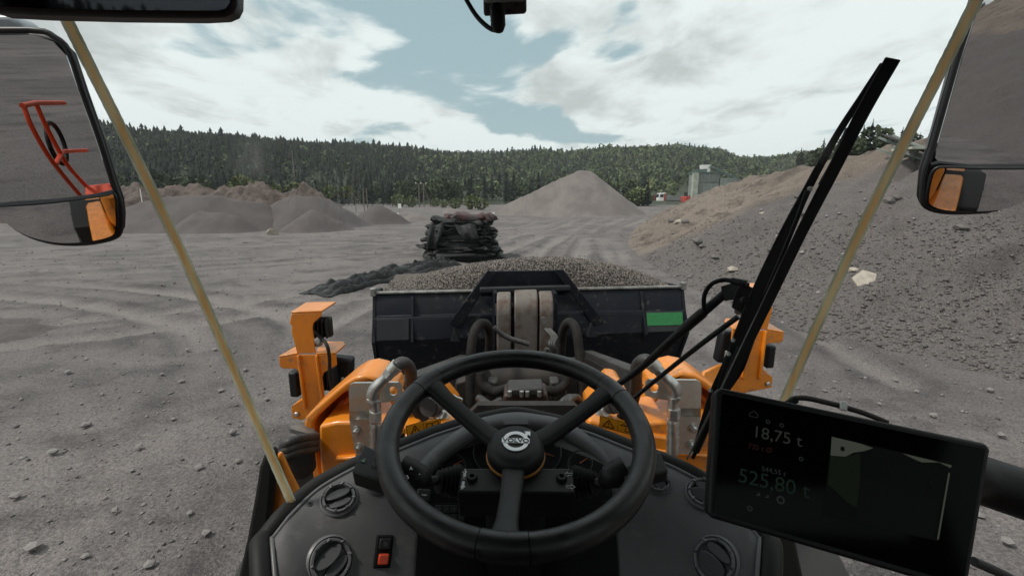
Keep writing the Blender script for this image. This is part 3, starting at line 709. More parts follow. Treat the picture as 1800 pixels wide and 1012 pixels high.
obj("wall", MB().box(((x0 + x1) / 2, YP + 3.2, (zt + 3) / 2), (x1 - x0, 6, zt - 3.05)), M_clad, root)
obj("corner_tower", MB().box(((Q(1217, 320).x + x0) / 2, YP - .1, (zt + 0) / 2 + .4), (x0 - Q(1217, 320).x, 1.0, zt - .8)), M_clad2, root)
obj("base_frame", MB().box(((x0 + x1) / 2, YP + 3, 1.55), (x1 - x0 - 1, 5, 3.1)), M_darksteel, root)
obj("roof", MB().box(((x0 + x1) / 2, YP + 3, zt + .12), (x1 - x0 + .5, 7, .24)), M_conv, root)
hx = Q(1245, 295).x; obj("hopper", MB().prism([(hx - 1, YP + .4, zt + .25), (hx + .7, YP + .4, zt + .25), (hx + .9, YP + .4, zt + 2.1), (hx - 1.4, YP + .4, zt + 2.1)], (0, 2.2, 0)), M_white, root)
cb = MB(); cb.beam(Q(1248, 292), Q(1300, 317), .9, .5, .9, .5); obj("conveyor", cb, M_conv, root)
obj("railing", MB().beam(Q(1217, 301), Q(1243, 300), .1, .9), M_conv, root)
pl = Q(1284, 312); obj("screen_box", MB().box((pl.x - .6, YP + 1, pl.z - 2.0), (4.2, 3, 3.6)), M_clad, root, bevel=.05)
for dx in (-1.6, 1.6): obj("leg", MB().box((pl.x + dx, YP + 1, 2.0), (.3, .3, 4.4)), M_conv, root)
root = thing("belt_conveyor", "pale lattice belt conveyor on the crest of the slope beside the mirror", "conveyor", slope_hit(1612, 292))
YC = slope_hit(1612, 292).y
aa, bb = P(1566, 258, YC + 1.5), P(1650, 293, YC - .5)
for dz in (0, .55):
    for dy in (0, .9): obj("rail", MB().beam(aa + Vector((0, dy, dz)), bb + Vector((0, dy, dz)), .09, .09), M_clad, root)
for i in range(9):
    c = aa.lerp(bb, i / 8); c2 = aa.lerp(bb, min(1, (i + 1) / 8)); obj("strut", MB().beam(c, c2 + Vector((0, 0, .55)), .05, .05), M_clad, root)
obj("belt", MB().beam(aa + Vector((0, .45, .62)), bb + Vector((0, .45, .62)), .8, .05), M_darksteel, root)
obj("cover", MB().box(P(1612, 262, YC), (1.5, 1.2, .10)), M_clad2, root)
for t in (.1, .5, .9):
    c = aa.lerp(bb, t); obj("leg", MB().beam(c, c + Vector((.2, .3, -2.4)), .10, .10), M_clad, root)

M_tyre = pm("tyre", (0.02, 0.02, 0.02), 0.8)
M_lorryglass = pm("dark_glass", (0.02, 0.025, 0.03), 0.1)
M_lorryred = pm("red_paint", (0.42, 0.05, 0.035), 0.5)
M_tip = pm("tipper_body", (0.22, 0.23, 0.22), 0.6, ns=1, na=0.3)
def tipper(px, py, label, scale=1.0, cabmat=M_white, face=1, body=M_tip):
    b = PZ(px, py); o = Vector((b.x, b.y, 0)); r = thing("tipper_truck", label, "truck", o); s = scale * 1.15
    X = lambda x, y, z: o + Vector((x * face * s, y * s, z * s))
    cabp = [X(-2.0, 0, .9), X(-4.1, 0, .9), X(-4.15, 0, 2.0), X(-3.9, 0, 3.3), X(-2.0, 0, 3.45)]
    obj("cab", MB().prism(cabp, (0, 2.4 * s, 0)), cabmat, r, bevel=.08)
    obj("windscreen", MB().prism([X(-4.16, .15, 2.05), X(-4.14, 2.2, 2.05), X(-3.93, 2.2, 3.1), X(-3.93, .15, 3.1)], (-.05 * face, 0, 0)), M_lorryglass, r)
    obj("side_window", MB().prism([X(-2.6, -.03, 2.1), X(-3.8, -.03, 2.1), X(-3.65, -.03, 3.0), X(-2.6, -.03, 3.0)], (0, .06, 0)), M_lorryglass, r)
    obj("stripe", MB().box(X(-2.25, -.02, 2.1), (.5 * s, .06, 2.3 * s)), M_lorryred, r)
    obj("chassis", MB().box(X(0.6, 1.2, .85), (9.2 * s, .9 * s, .3 * s)), M_darksteel, r)
    obj("tipper_body", MB().prism([X(-1.7, 0, 1.15), X(5.0, 0, 1.15), X(5.3, 0, 2.5), X(-1.7, 0, 2.6)], (0, 2.45 * s, 0)), body, r, bevel=.05)
    for wx in (-3.1, 2.2, 3.6):
        for wy in (.1, 2.0): obj("wheel", MB().lathe([(.2, 0), (.5, .02), (.53, .15), (.5, .3), (.2, .32)], X(wx, wy, .52), (0, 1, 0), 14), M_tyre, r, 40)
tipper(1180, 358.5, "white tipper truck with a red stripe parked by the far trees")
tipper(1140, 358, "dark trailer truck parked left of the white tipper truck", .8, M_darksteel, -1, M_darksteel)
b = PZ(1209, 361); r = thing("loading_machine", "small red machine with tracks at the foot of the crusher building", "machine", (b.x, b.y, 0))
obj("track", MB().box((b.x - 1.2, b.y, .5), (.7, 4.5, 1)), M_tyre, r, bevel=.2); obj("track", MB().box((b.x + 1.2, b.y, .5), (.7, 4.5, 1)), M_tyre, r, bevel=.2)
obj("body", MB().box((b.x, b.y, 1.9), (3.4, 4, 1.8)), M_lorryred, r, bevel=.15); obj("cab", MB().box((b.x - .7, b.y - .6, 3.4), (1.4, 1.7, 1.4)), M_darksteel, r, bevel=.1)
obj("boom", MB().tube([(b.x + .6, b.y, 2.6), (b.x + 1.4, b.y, 5), (b.x + 3.6, b.y, 6.4)], .22, 8, 4), M_wood, r)
b = P(1128, 345, 150); r = thing("crane_mast", "yellow lattice boom leaning behind the tall gravel pile", "crane", (b.x, b.y, 0))
for dx in (0, .7): obj("rail", MB().beam((b.x - 1.5 + dx, b.y, 0), (b.x + 2.4 + dx, b.y, 8.2), .18, .18), pm("crane_yellow", (.38, .34, .14), .6), r)
for i in range(7): f = i / 7; obj("strut", MB().beam((b.x - 1.5 + 3.9 * f, b.y, 8.2 * f), (b.x - .8 + 3.9 * (f + .1), b.y, 8.2 * (f + .1)), .1, .1), M_wood, r)

# ------------------------------------------------------------------ heap of black rubber mats
def crumple(cx, cy, z0, w, d, h, seed, ang=0.0, sag=0.1, nx=46, ny=26):
    """one thick crumpled sheet folded on itself: closed slab with wavy rim"""
    g = np.random.default_rng(seed); mb = MB(); th = np.linspace(0, 2 * np.pi, 110, endpoint=False)
    rings = []; ph = g.uniform(0, 6, 6); ca, sa = math.cos(ang), math.sin(ang)
    for k, (s, zz) in enumerate(((0.0, 0.02), (.5, .03), (.86, .02), (.97, .12), (1.0, .35), (1.03, .55), (1.0, .8), (.94, .97), (.8, 1.0), (.45, 1.02), (.0, 1.03))):
        r = []
        for t in th:
            c, s_ = math.cos(t), math.sin(t); e = 0.34
            bx = math.copysign(abs(c) ** e, c) * w / 2; by = math.copysign(abs(s_) ** e, s_) * d / 2
            f = 1 + 0.05 * math.sin(3 * t + ph[0]) + 0.045 * math.sin(7 * t + ph[1] + zz * 3) + 0.03 * math.sin(17 * t + ph[2] + zz * 9) + .075 * sf(t * 3.0 + seed * 7.7, zz * 1.5 + seed, 1.6, 4)
            x, y = bx * s * f, by * s * f
            z = z0 + h * zz + sag * sf(x + seed * 3.1, y * 2.2, 1.1, 3) * (1 if zz > .3 else .4) + 0.05 * math.sin(9 * t + ph[3] + zz * 6) * s * (zz > .05) + .06 * s * sf(x + seed, y * 3 + zz, 1.7, 4) * (zz > .03)
            r.append(Vector((cx + x * ca - y * sa, cy + x * sa + y * ca, z)))
        rings.append(r)
    mb.loft(rings); return mb
hc = PZ(808, 458); hx_, hy_ = hc.x, hc.y + 1.4
names = ["bottom", "second from the bottom", "third from the bottom", "fourth from the bottom", "fifth from the bottom", "sixth from the bottom", "third from the top", "second from the top"]
lay = [(.15, .1, 4.2, 3.4), (.02, 0, 4.0, 3.2), (.2, .1, 3.7, 3.0), (-.14, .05, 3.75, 3.0), (.1, .1, 3.4, 2.9), (-.1, 0, 3.6, 2.9), (.22, .05, 3.3, 2.8), (-.05, 0, 3.5, 2.7), (.2, -.1, 3.1, 2.6), (-.1, 0, 3.2, 2.6), (.1, 0, 3.0, 2.5)]
names = ["bottom", "second from the bottom", "third from the bottom", "fourth from the bottom", "fifth from the bottom", "middle", "fifth from the top", "fourth from the top", "third from the top", "second from the top", "uppermost full-width"]
z = 0.0
for i, (dx, dy, w_, d_) in enumerate(lay):
    h = .185 + .045 * math.sin(i * 2.1)
    o = obj("rubber_mat", crumple(hx_ + dx, hy_ + dy, z, w_, d_, h, 40 + i, random.uniform(-.16, .16)), M_mat, smooth=50)
    tag(o, f"folded black rubber mat, {names[i]} of the heap on the gravel yard", "rubber mat", "black rubber mats stacked in a heap"); z += h * .98
o = obj("rubber_mat", crumple(hx_ + .55, hy_ + .1, z - .03, 2.4, 2.2, .34, 61, -.2, .22), M_matred, smooth=50)
tag(o, "dark red-tinged rubber mat rolled on top of the heap", "rubber mat", "black rubber mats stacked in a heap")
o = obj("rubber_mat", crumple(hx_ - .85, hy_ - .1, z - .02, 1.5, 2.0, .13, 62, .15, .14), M_mat, smooth=50)
tag(o, "short black rubber mat slumped on the heap beside the red-tinged one", "rubber mat", "black rubber mats stacked in a heap")
for sgn, s_ in ((-1, 71), (1, 72)):                  # flaps hanging over the front face
    x = hx_ + (.35 if sgn > 0 else -1.1); mb = MB(); rows = []
    for t in np.linspace(0, 1, 9):
        yy = hy_ - 1.42 - .26 * math.sin(t * 2.2); zz = z - .15 - t * (.75 if sgn > 0 else 1.2)
        rows.append([Vector((x + u * (1.1 if sgn > 0 else .8) * (1 - .3 * t) + .3 * t * sgn, yy + .10 * math.sin(u * 9 + s_), zz + .06 * math.sin(u * 7 + t * 5))) for u in np.linspace(-.5, .5, 9)])
    rows2 = [[q + Vector((0, .035, 0)) for q in r_] for r_ in rows]
    mb.loft([a_ + b_[::-1] for a_, b_ in zip(rows, rows2)])
    tag(obj("rubber_flap", mb, M_mat, smooth=60), "torn grey-black rubber flap hanging over the heap's front, " + ("the shorter wide one" if sgn > 0 else "the longer narrow one"), "rubber mat", "black rubber mats stacked in a heap")
# mats trailing from the heap over the gravel
tr0, tr1 = PZ(548, 513), PZ(785, 462)
dirv = (tr1 - tr0); ln = dirv.length; dirv.normalize(); sid = Vector((-dirv.y, dirv.x, 0))
def strip(a, b, wd, h, seed, label, nseg=70, nw=40):
    mb = MB(); rows = []; d = (b - a); L_ = d.length; d = d.normalized(); s = Vector((-d.y, d.x, 0)); g = np.random.default_rng(seed); ph = g.uniform(0, 6, 5)
    for i in range(nseg):
        t = i / (nseg - 1); en = min(1, t * 9 + .15, (1 - t) * 9 + .15); ww = wd * (0.8 + .2 * en) * (1 + .12 * math.sin(t * 9 + ph[0]) + .06 * math.sin(t * 31 + ph[1]))
        off = .22 * math.sin(t * 5 + ph[2]); r = []
        top = []
        for j in range(nw):
            u = j / (nw - 1) * 2 - 1; p = a + d * (t * L_) + s * (off + u * ww / 2)
            fold = abs(math.sin(u * 6.0 + t * 1.5 + ph[3] + .5 * math.sin(t * 7))) ** .6 * (1 + .9 * sf(t * 9 + seed, u * 1.5, 1.0, 3)) + .22 * sf(t * 22 + seed, u * 6, 1.0, 3)
            zz = h * en * (.18 + .85 * fold * (1 - u ** 6)) * (1 + .35 * sf(p.x, p.y, 1.6, 3))
            top.append(Vector((p.x, p.y, float(gz(p.x, p.y)) + max(.03, zz))))
        bot = [Vector((q.x, q.y, q.z - max(.03, .6 * (q.z))-.05)) for q in top]
        rows.append(top + bot[::-1])
    mb.loft(rows); o = obj("rubber_mat", mb, M_mat, smooth=60)
    return tag(o, label, "rubber mat", "black rubber mats trailing over the gravel")
strip(PZ(545, 516), PZ(800, 464), 1.75, .34, 81, "long crumpled black rubber mat trailing from the heap towards the lamp", 150)
strip(PZ(610, 501), PZ(770, 467), .8, .30, 82, "narrow folded black rubber mat lying along the long trailing mat", 110)
strip(PZ(728, 470), PZ(790, 457), 1.3, .26, 83, "short bunched black rubber mat at the foot of the heap", 40)

# ------------------------------------------------------------------ bucket
K = 0.12
Lp, Rp = P(657, 517, 5.75, K), P(1200, 506, 5.75, K)
ex = (Rp - Lp).normalized(); W = (Rp - Lp).length; ey = Vector((0, 0, 1)).cross(ex).normalized(); ez = ex.cross(ey)
B = lambda a, b, c: Lp + ex * a + ey * b + ez * c
bucket = thing("loader_bucket", "dark blue-black loader bucket with a green sticker and a spill guard", "loader bucket", B(W / 2, .8, -1.6))
prof = [(0, 0), (-.02, -.02), (-.10, -.26), (-.17, -.265), (-.24, -.54), (-.20, -.60), (-.05, -.98), (.35, -1.35), (.9, -1.5), (2.1, -1.56)]
prof_in = [(2.1, -1.52), (.92, -1.45), (.40, -1.30), (.02, -.95), (-.12, -.55), (.03, -.03), (.03, 0)]
mb = MB(); pp = prof + prof_in; mb.prism([B(0.03, b, c) for b, c in pp], ex * (W - .06)); obj("bucket_shell", mb, M_navy, bucket, bevel=.008)
side = [(0.0, .03), (-.02, -.02), (-.11, -.26), (-.26, -.55), (-.06, -1.0), (.35, -1.38), (.9, -1.54), (2.15, -1.6), (2.05, -1.3), (1.5, -.5), (.5, -.02)]
for a in (-.012, W - .028): obj("side_plate", MB().prism([B(a, b, c) for b, c in side], ex * .04), M_navy, bucket, bevel=.006)
obj("top_edge", MB().prism([B(.03, -.035, .004), B(.03, .05, .004), B(.03, .05, .03), B(.03, -.035, .03)], ex * (W - .06)), M_edge, bucket, bevel=.006)
fa = lambda px, py: (P(px, py, 5.55, K) - Lp).dot(ex)
for px in (722, 1131):
    a = fa(px, 555); rb = [(-.012, -.01), (-.075, -.05), (-.16, -.26), (-.31, -.54), (-.24, -.62), (-.1, -.62), (-.1, -.2)]
    obj("rib", MB().prism([B(a, b, c) for b, c in rb], ex * .03), M_navy, bucket, bevel=.004)
def plate(x0, x1, c0, c1, name, mat, out_=.02):
    a0, a1 = fa(x0, 580), fa(x1, 580); bb_ = lambda c: np.interp(-c, [.265, .54], [-.17, -.24]) - out_
    return obj(name, MB().prism([B(a0, bb_(c0), c0), B(a1, bb_(c0), c0), B(a1, bb_(c1), c1), B(a0, bb_(c1), c1)], ey * .018), mat, bucket, bevel=.003)
plate(663, 719, -.275, -.525, "wear_plate", M_navyplate); plate(1134, 1198, -.275, -.525, "wear_plate", M_navyplate)
plate(728, 826, -.285, -.53, "wear_plate", M_navy, .014); plate(1036, 1126, -.285, -.53, "wear_plate", M_navy, .014)
plate(1135, 1197, -.285, -.445, "green_sticker", M_green, .026)
gb = lambda px, py, y=5.66: P(px, py, y, K)
obj("spill_guard", MB().prism([gb(q[0], q[1]) for q in ((857, 477), (990, 475), (1004, 512), (842, 516))], ey * .03), M_navy, bucket, bevel=.004)
obj("guard_wing", MB().prism([gb(*q, 5.52) for q in ((857, 476), (791, 566), (793, 571), (809, 577), (845, 518), (873, 477))], ey * .05), M_navy, bucket, bevel=.004)
obj("guard_wing", MB().prism([gb(*q, 5.52) for q in ((990, 474), (1060, 563), (1058, 569), (1043, 574), (1002, 512), (974, 475))], ey * .05), M_navy, bucket, bevel=.004)
obj("guard_rail", MB().prism([gb(*q, 5.40) for q in ((844, 507), (1003, 503), (1003, 510), (844, 514))], ey * .10), M_navyplate, bucket, bevel=.006)
for px in (872, 977): obj("ear_plate", MB().prism([gb(*q, 5.2) for q in ((px - 3, 515), (px + 3, 515), (px + 3, 612), (px - 3, 612))], ey * .35), M_navy, bucket, bevel=.004)
for q in ((799, 600), (1040, 592)): obj("bracket_plate", MB().prism([gb(q[0] - 7, q[1], 5.35), gb(q[0], q[1] - 24, 5.35), gb(q[0] + 9, q[1], 5.35)], ey * .06), M_navyplate, bucket)
for a in (.0, W): obj("corner_lug", MB().box(B(a, 0, .03), (.07, .09, .10)), M_edge, bucket, bevel=.01)

# load of gravel in the bucket
gw, gn = np.meshgrid(np.linspace(-.0, 1, 130), np.linspace(0, 1, 60), indexing='ij')
def load_h(u, v):
    cu = np.clip(1 - np.abs((u - .58) / np.where(u < .58, .53, .43)) ** 1.9, 0, 1); cv = np.clip(np.sin(np.clip(v, 0, 1) ** .75 * np.pi), 0, 1) ** .8
    return -.06 + .37 * cu ** .85 * cv
lx = .05 + gw * (W - .1); ly = .05 + gn * 1.75; lh = load_h(gw, gn) + .02 * fbm(lx, ly, 3, 3) + .012 * fbm(lx, ly, 14, 2)
Vv = np.array(Lp) + lx[..., None] * np.array(ex) + ly[..., None] * np.array(ey) + lh[..., None] * np.array(ez)
ii, jj = np.meshgrid(np.arange(129), np.arange(59), indexing='ij'); F_ = np.stack([ii * 60 + jj, (ii + 1) * 60 + jj, (ii + 1) * 60 + jj + 1, ii * 60 + jj + 1], -1).reshape(-1, 4)
M_load = pm("load_gravel", (0.060, 0.048, 0.042), 0.9, ns=40, col2=(0.11, 0.094, 0.084), bs=60, bd=.012)
load = npmesh("gravel_load", Vv.reshape(-1, 3), F_, M_load, smooth=True, kind="stuff"); tag(load, "mound of brown gravel heaped in the loader bucket", "gravel")
n = 24000; u, v = rng.random(n), rng.random(n) ** 1.15 * .62
hh = load_h(u, v); pos = np.array(Lp) + (.05 + u * (W - .1))[:, None] * np.array(ex) + (.05 + v * 1.75)[:, None] * np.array(ey) + (hh + .012)[:, None] * np.array(ez)
ch = stones("gravel_chip", pos, rng.uniform(.005, .0155, n), M_chip, 15, .8, parent=load, kind="stuff")

# ------------------------------------------------------------------ lifting gear: boom arms, tilt lever, big hoses
boom = thing("lift_arms", "dusty steel lift arms and rusty tilt lever behind the bucket", "lift arms", (0.1, 3.6, 1.2))
for pa, pb in (((672, 684), (815, 622)), ((1158, 668), (1034, 614))):
    a, b = P(*pa, 2.45, K), P(*pb, 5.0, K)
    dn = Vector((0, 0, -.20)); obj("arm", MB().beam(a + dn, b + dn, .13, .42, .12, .36), M_boom, boom, bevel=.012)
    obj("arm_side", MB().beam(a + dn + Vector((.07 if pa[0] < 900 else -.07, 0, -.03)), b + dn + Vector((.07 if pa[0] < 900 else -.07, 0, -.03)), .02, .34, .02, .28), M_darksteel, boom)
for xa, xb, yt in ((873, 898, 518), (904, 945, 514), (948, 972, 516)):
    Yl = 4.85; tl = P(xa, yt, Yl, K); tr = P(xb, yt, Yl, K); r_ = .22; zt = tl.z
    pts = []
    for t in np.linspace(-.5 * math.pi, .5 * math.pi, 12): pts.append((r_ * math.sin(t), zt - r_ + r_ * math.cos(t)))
    pts += [(r_ * .9, zt - .9), (r_ * .2, zt - 1.6), (-r_ * 1.0, zt - 1.5), (-r_ * .85, zt - .6)]
    ww = (tr.x - tl.x)
    obj("tilt_lever", MB().prism([Vector((tl.x, tl.y + .12 + p_[0], p_[1])) for p_ in pts], (ww, K * ww, 0)), M_rust, boom, 50, bevel=.02, seg=3)
q = P(922, 545, 4.95, K); obj("pivot_pin", MB().lathe([(.0, -.33), (.07, -.33), (.07, .33), (.0, .33)], q + Vector((0, .05, 0)), ex, 20), M_darksteel, boom, 40)
q = P(955, 562, 4.62, K); obj("grease_cap", MB().lathe([(.0, 0), (.035, 0), (.035, .02), (.02, .02), (.02, .026), (0, .026)], q, -ey, 16), M_edge, boom, 40)
for k in range(3): obj("hydraulic_hose", MB().tube([P(958 + 4 * k, 578, 4.3), P(970 + 4 * k, 592, 4.2), P(966 + 4 * k, 604, 4.1), P(974 + 3 * k, 622, 4.1)], .016, 8), M_hose, boom, 60)
for pts in ([(828, 735), (826, 660), (829, 606), (836, 578), (848, 568), (859, 577), (860, 612), (852, 650)], [(985, 650), (987, 612), (990, 580), (1000, 566), (1011, 576), (1017, 608), (1021, 660), (1024, 735)]):
    Ys = np.linspace(2.55, 2.95, len(pts)) if pts[0][0] < 900 else np.linspace(2.95, 2.55, len(pts))
    obj("hydraulic_hose", MB().tube([P(*p_, y_, .05) for p_, y_ in zip(pts, Ys)], .029, 14), M_dusthose, boom, 60)
for pts in ([(880, 660), (900, 648), (950, 632), (962, 612)], [(868, 575), (890, 592), (930, 605)]):
    obj("hydraulic_hose", MB().tube([P(*p_, 3.3) for p_ in pts], .02, 10), M_hose, boom, 60)

# ------------------------------------------------------------------ front frame
front = thing("front_frame", "orange front frame of the loader with steel brackets and hydraulic fittings", "loader frame", (0.05, 2.2, 0.8))
def mirror_px(px, py): return (1233 - (px - 613) * 1.05, py - 5)
ident = lambda px, py: (px, py)
def pp(fn, pts, Y, k=0.0): return [P(*fn(*q), Y, k) for q in pts]
for fn, sgn in ((ident, -1), (mirror_px, 1)):
    # outer flange: curved plate edge
    outl = [(556, 884), (546, 812), (534, 746), (536, 734), (548, 722), (578, 696), (604, 674), (622, 663), (642, 659), (662, 664), (690, 690)]
    inl = [(690, 716), (662, 676), (643, 671), (625, 676), (600, 694), (575, 716), (560, 731), (552, 742), (552, 752), (562, 812), (572, 876)]
    obj("flange", MB().prism(pp(fn, outl + inl, 1.86), (0, .22, 0)), M_orange, front, bevel=.012, seg=3)
    obj("web_plate", MB().prism(pp(fn, [(548, 742), (575, 712), (604, 690), (643, 668), (700, 700), (716, 760), (700, 800), (566, 872)], 2.06), (0, .12, 0)), M_orange, front, bevel=.006)
    obj("box_casting", MB().prism(pp(fn, [(560, 748), (592, 741), (640, 741), (735, 752), (735, 800), (640, 846), (568, 880), (562, 812)], 1.80), (0, .26, 0)), M_orange, front, bevel=.014, seg=3)
    obj("rib", MB().prism(pp(fn, [(574, 738), (592, 738), (624, 692), (616, 692)], 1.96), (0, .14, 0)), M_orange, front, bevel=.01)
    obj("step_ledge", MB().prism(pp(fn, [(588, 806), (650, 800), (700, 792), (700, 797), (650, 806), (588, 812)], 1.775), (0, .06, 0)), M_orange, front, bevel=.006)
    # zinc bracket plate with a hole
    hole = [(691 + 7.5 * math.cos(t), 687 + 8 * math.sin(t)) for t in np.linspace(0, 2 * math.pi, 18, endpoint=False)]
    o1 = [(613, 684), (615, 676), (621, 673), (700, 672), (706, 676), (707, 702)]
    # plate split round the hole into two polygons
    half_a = [(613, 684), (615, 676), (621, 673), (691, 672)] + [(691 - 7.5 * math.sin(t), 687 - 8 * math.cos(t)) for t in np.linspace(0, math.pi, 10)] + [(691, 705), (668, 708), (656, 716), (656, 722), (614, 722)]
    half_b = [(691, 672), (700, 672), (706, 677), (707, 700), (691, 705)] + [(691 + 7.5 * math.sin(t), 687 + 8 * math.cos(t)) for t in np.linspace(0, math.pi, 10)]
    bp_ = MB(); bp_.prism(pp(fn, half_a, 1.72), (0, .012, 0)); bp_.prism(pp(fn, half_b, 1.72), (0, .012, 0))
    obj("bracket_plate", bp_, M_steel, front)
    jog = MB(); jog.add(pp(fn, [(614, 722), (656, 722)], 1.72) + pp(fn, [(656, 737), (614, 737)], 1.775) , [(0, 1, 2, 3)]); jog.prism(pp(fn, [(614, 737), (656, 737), (656, 802), (626, 804), (618, 760)], 1.775), (0, .012, 0))
    obj("bracket_leg", jog, M_steel, front)
    for bx, by in ((627, 757), (631, 786)):
        c = P(*fn(bx, by), 1.775); obj("bolt", MB().lathe([(0, 0), (.022, 0), (.022, .004), (.0135, .0045), (.0135, .016), (.008, .02), (0, .02)], c, (0, -1, 0), 6 if False else 14), M_fit, front, 30)
    # elbow fitting and hose
    yE = 1.66
    e = [P(*fn(*q), yE) for q in ((661, 738), (660, 712), (656, 694), (662, 680), (674, 668), (684, 657))]
    obj("elbow_fitting", MB().tube(e, [.020, .021, .027, .025, .020, .019], 14), M_fit, front, 50)
    for (ca, cb_), r_ in ((((660, 738), (660, 722)), .027), (((656, 704), (657, 700)), .030), (((680, 661), (692, 648)), .024)):
        obj("hex_nut", MB().tube([P(*fn(*ca), yE), P(*fn(*cb_), yE)], r_, 6, 0), M_fit, front)
    sleeve = [P(*fn(661, 742 + 6 * i), yE + .01 * 0) for i in range(11)]
    obj("spring_sleeve", MB().tube(sleeve, [.026 if i % 2 else .022 for i in range(11)], 14, 0), M_fit, front, 50)
    obj("ferrule", MB().tube([P(*fn(688, 652), yE), P(*fn(699, 641), yE)], [.026, .028], 14, 0), M_steel, front, 50)
    obj("hydraulic_hose", MB().tube([P(*fn(*q), y_) for q, y_ in zip(((696, 645), (706, 638), (716, 642), (722, 655), (723, 690), (730, 720)), (1.66, 1.68, 1.74, 1.8, 1.9, 2.0))], .026, 14), M_hose, front, 60)
    # hose bundle behind the wheel
    for k, pts in enumerate((((735, 705), (752, 722), (768, 735), (790, 745)), ((745, 695), (762, 712), (780, 722), (800, 738)), ((726, 712), (742, 735), (760, 748), (788, 752)))):
        obj("hydraulic_hose", MB().tube([P(*fn(*q), 2.0 - .05 * k) for q in pts], .024, 12), M_dusthose if k else M_hose, front, 60)
    for q0, q1, r_ in (((752, 716), (758, 714), .04), ((760, 719), (768, 717), .034), ((772, 728), (780, 728), .022), ((782, 733), (790, 734), .02)):
        obj("coupling", MB().tube([P(*fn(*q0), 1.85), P(*fn(*q1), 1.88)], r_, 16, 0), M_boom if r_ > .03 else M_fit, front, 40)
    obj("hinge_block", MB().prism(pp(fn, [(738, 690), (758, 686), (800, 735), (795, 760), (720, 772), (712, 745)], 2.25), (0, .3, 0)), M_orange, front, bevel=.02)
    obj("lower_beam", MB().prism(pp(fn, [(660, 775), (735, 762), (800, 742), (806, 756), (735, 786), (660, 812)], 1.78), (0, .2, 0)), M_orange, front, bevel=.012)
# centre of the frame: dark crossmember, pipes, valve block
obj("crossmember", MB().prism([P(*q, 3.35) for q in ((800, 672), (838, 662), (1010, 658), (1046, 668), (1062, 760), (786, 770))], (0, .3, 0)), M_darksteel, front, bevel=.02)
for x_ in (838, 1008): obj("frame_post", MB().prism([P(*q, 2.75) for q in ((x_ - 13, 640), (x_ + 9, 640), (x_ + 11, 760), (x_ - 13, 760))], (0, .14, 0)), M_darksteel, front, bevel=.01)
q0, q1 = P(848, 668, 2.9), P(985, 664, 2.9)
obj("tilt_cylinder", MB().tube([q0, q1], .105, 22, 0), M_darksteel, front, 50)
for x_ in (866, 976):
    obj("clamp", MB().prism([P(*q, 2.6) for q in ((x_ - 9, 671), (x_ + 8, 671), (x_ + 6, 708), (x_ - 7, 708))], (0, .1, 0)), M_boom, front, bevel=.012)
    s_ = 1 if x_ < 900 else -1
    obj("hydraulic_pipe", MB().tube([P(x_ - 22 * s_, 655, 2.6), P(x_ - 18 * s_, 675, 2.58), P(x_, 687, 2.56), P(x_ + 14 * s_, 686, 2.55), P(x_ + 34 * s_, 680, 2.6)], .03, 12), M_dusthose, front, 60)
    obj("hydraulic_pipe", MB().tube([P(x_ + 34 * s_, 676, 2.5), P(x_ + 37 * s_, 692, 2.42)], .034, 12, 0), M_boom, front, 60)
obj("valve_block", MB().prism([P(*q, 2.35) for q in ((886, 694), (962, 692), (966, 712), (884, 714))], (0, .16, 0)), M_brown, front, bevel=.012)
obj("valve_plate", MB().prism([P(*q, 2.33) for q in ((893, 684), (955, 682), (957, 695), (891, 697))], (0, .14, 0)), M_boom, front, bevel=.01)
for x_ in (896, 917, 927, 948): obj("bolt", MB().tube([P(x_, 696, 2.32), P(x_, 687, 2.32)], .012, 8, 0), M_fit, front, 40)
obj("hydraulic_hose", MB().tube([P(842, 700, 2.4), P(862, 712, 2.3), P(880, 705, 2.35)], .024, 12), M_hose, front, 60)
for k in range(3): obj("hydraulic_hose", MB().tube([P(968 + 8 * k, 760, 2.3), P(985 + 6 * k, 712, 2.3), P(1004 + 4 * k, 698, 2.35), P(1012 + 5 * k, 712, 2.4), P(1018 + 4 * k, 755, 2.4)], .020, 10), M_hose, front, 60)
obj("lifting_hook", MB().tube([P(797, 694, 2.2), P(803, 698, 2.2), P(812, 702, 2.2), P(808, 712, 2.2)], .006, 8), M_fit, front, 60)
obj("floor_plate", MB().prism([P(*q, 2.1) for q in ((780, 770), (840, 712), (1010, 712), (1070, 770))], (0, .05, 0)), M_darksteel, front)
# hoses and accumulator beside the frame corner
for k in range(3): obj("hydraulic_hose", MB().tube([P(556, 766 + 11 * k, 1.75), P(528, 770 + 11 * k, 1.62), P(506, 777 + 11 * k, 1.56), P(496, 786 + 10 * k, 1.62), P(500, 790 + 8 * k, 1.85)], .0165, 12), M_hose, front, 60)
obj("cover_plate", MB().prism([P(508, 752, 1.75), P(545, 730, 2.1), P(560, 744, 2.1), P(556, 766, 1.75)], (0, 0, -.02)), M_edge, front)
obj("accumulator", MB().lathe([(0, 0), (.05, .0), (.062, .02), (.062, .10), (.05, .12), (0, .12)], P(527, 812, 1.72) - Vector((0, 0, .05)), (0, 0, 1), 20), M_darksteel, front, 50)
obj("side_plate", MB().prism([P(*q, 1.9) for q in ((505, 830), (560, 800), (575, 880), (530, 905))], (0, .3, 0)), M_darksteel, front, bevel=.02)

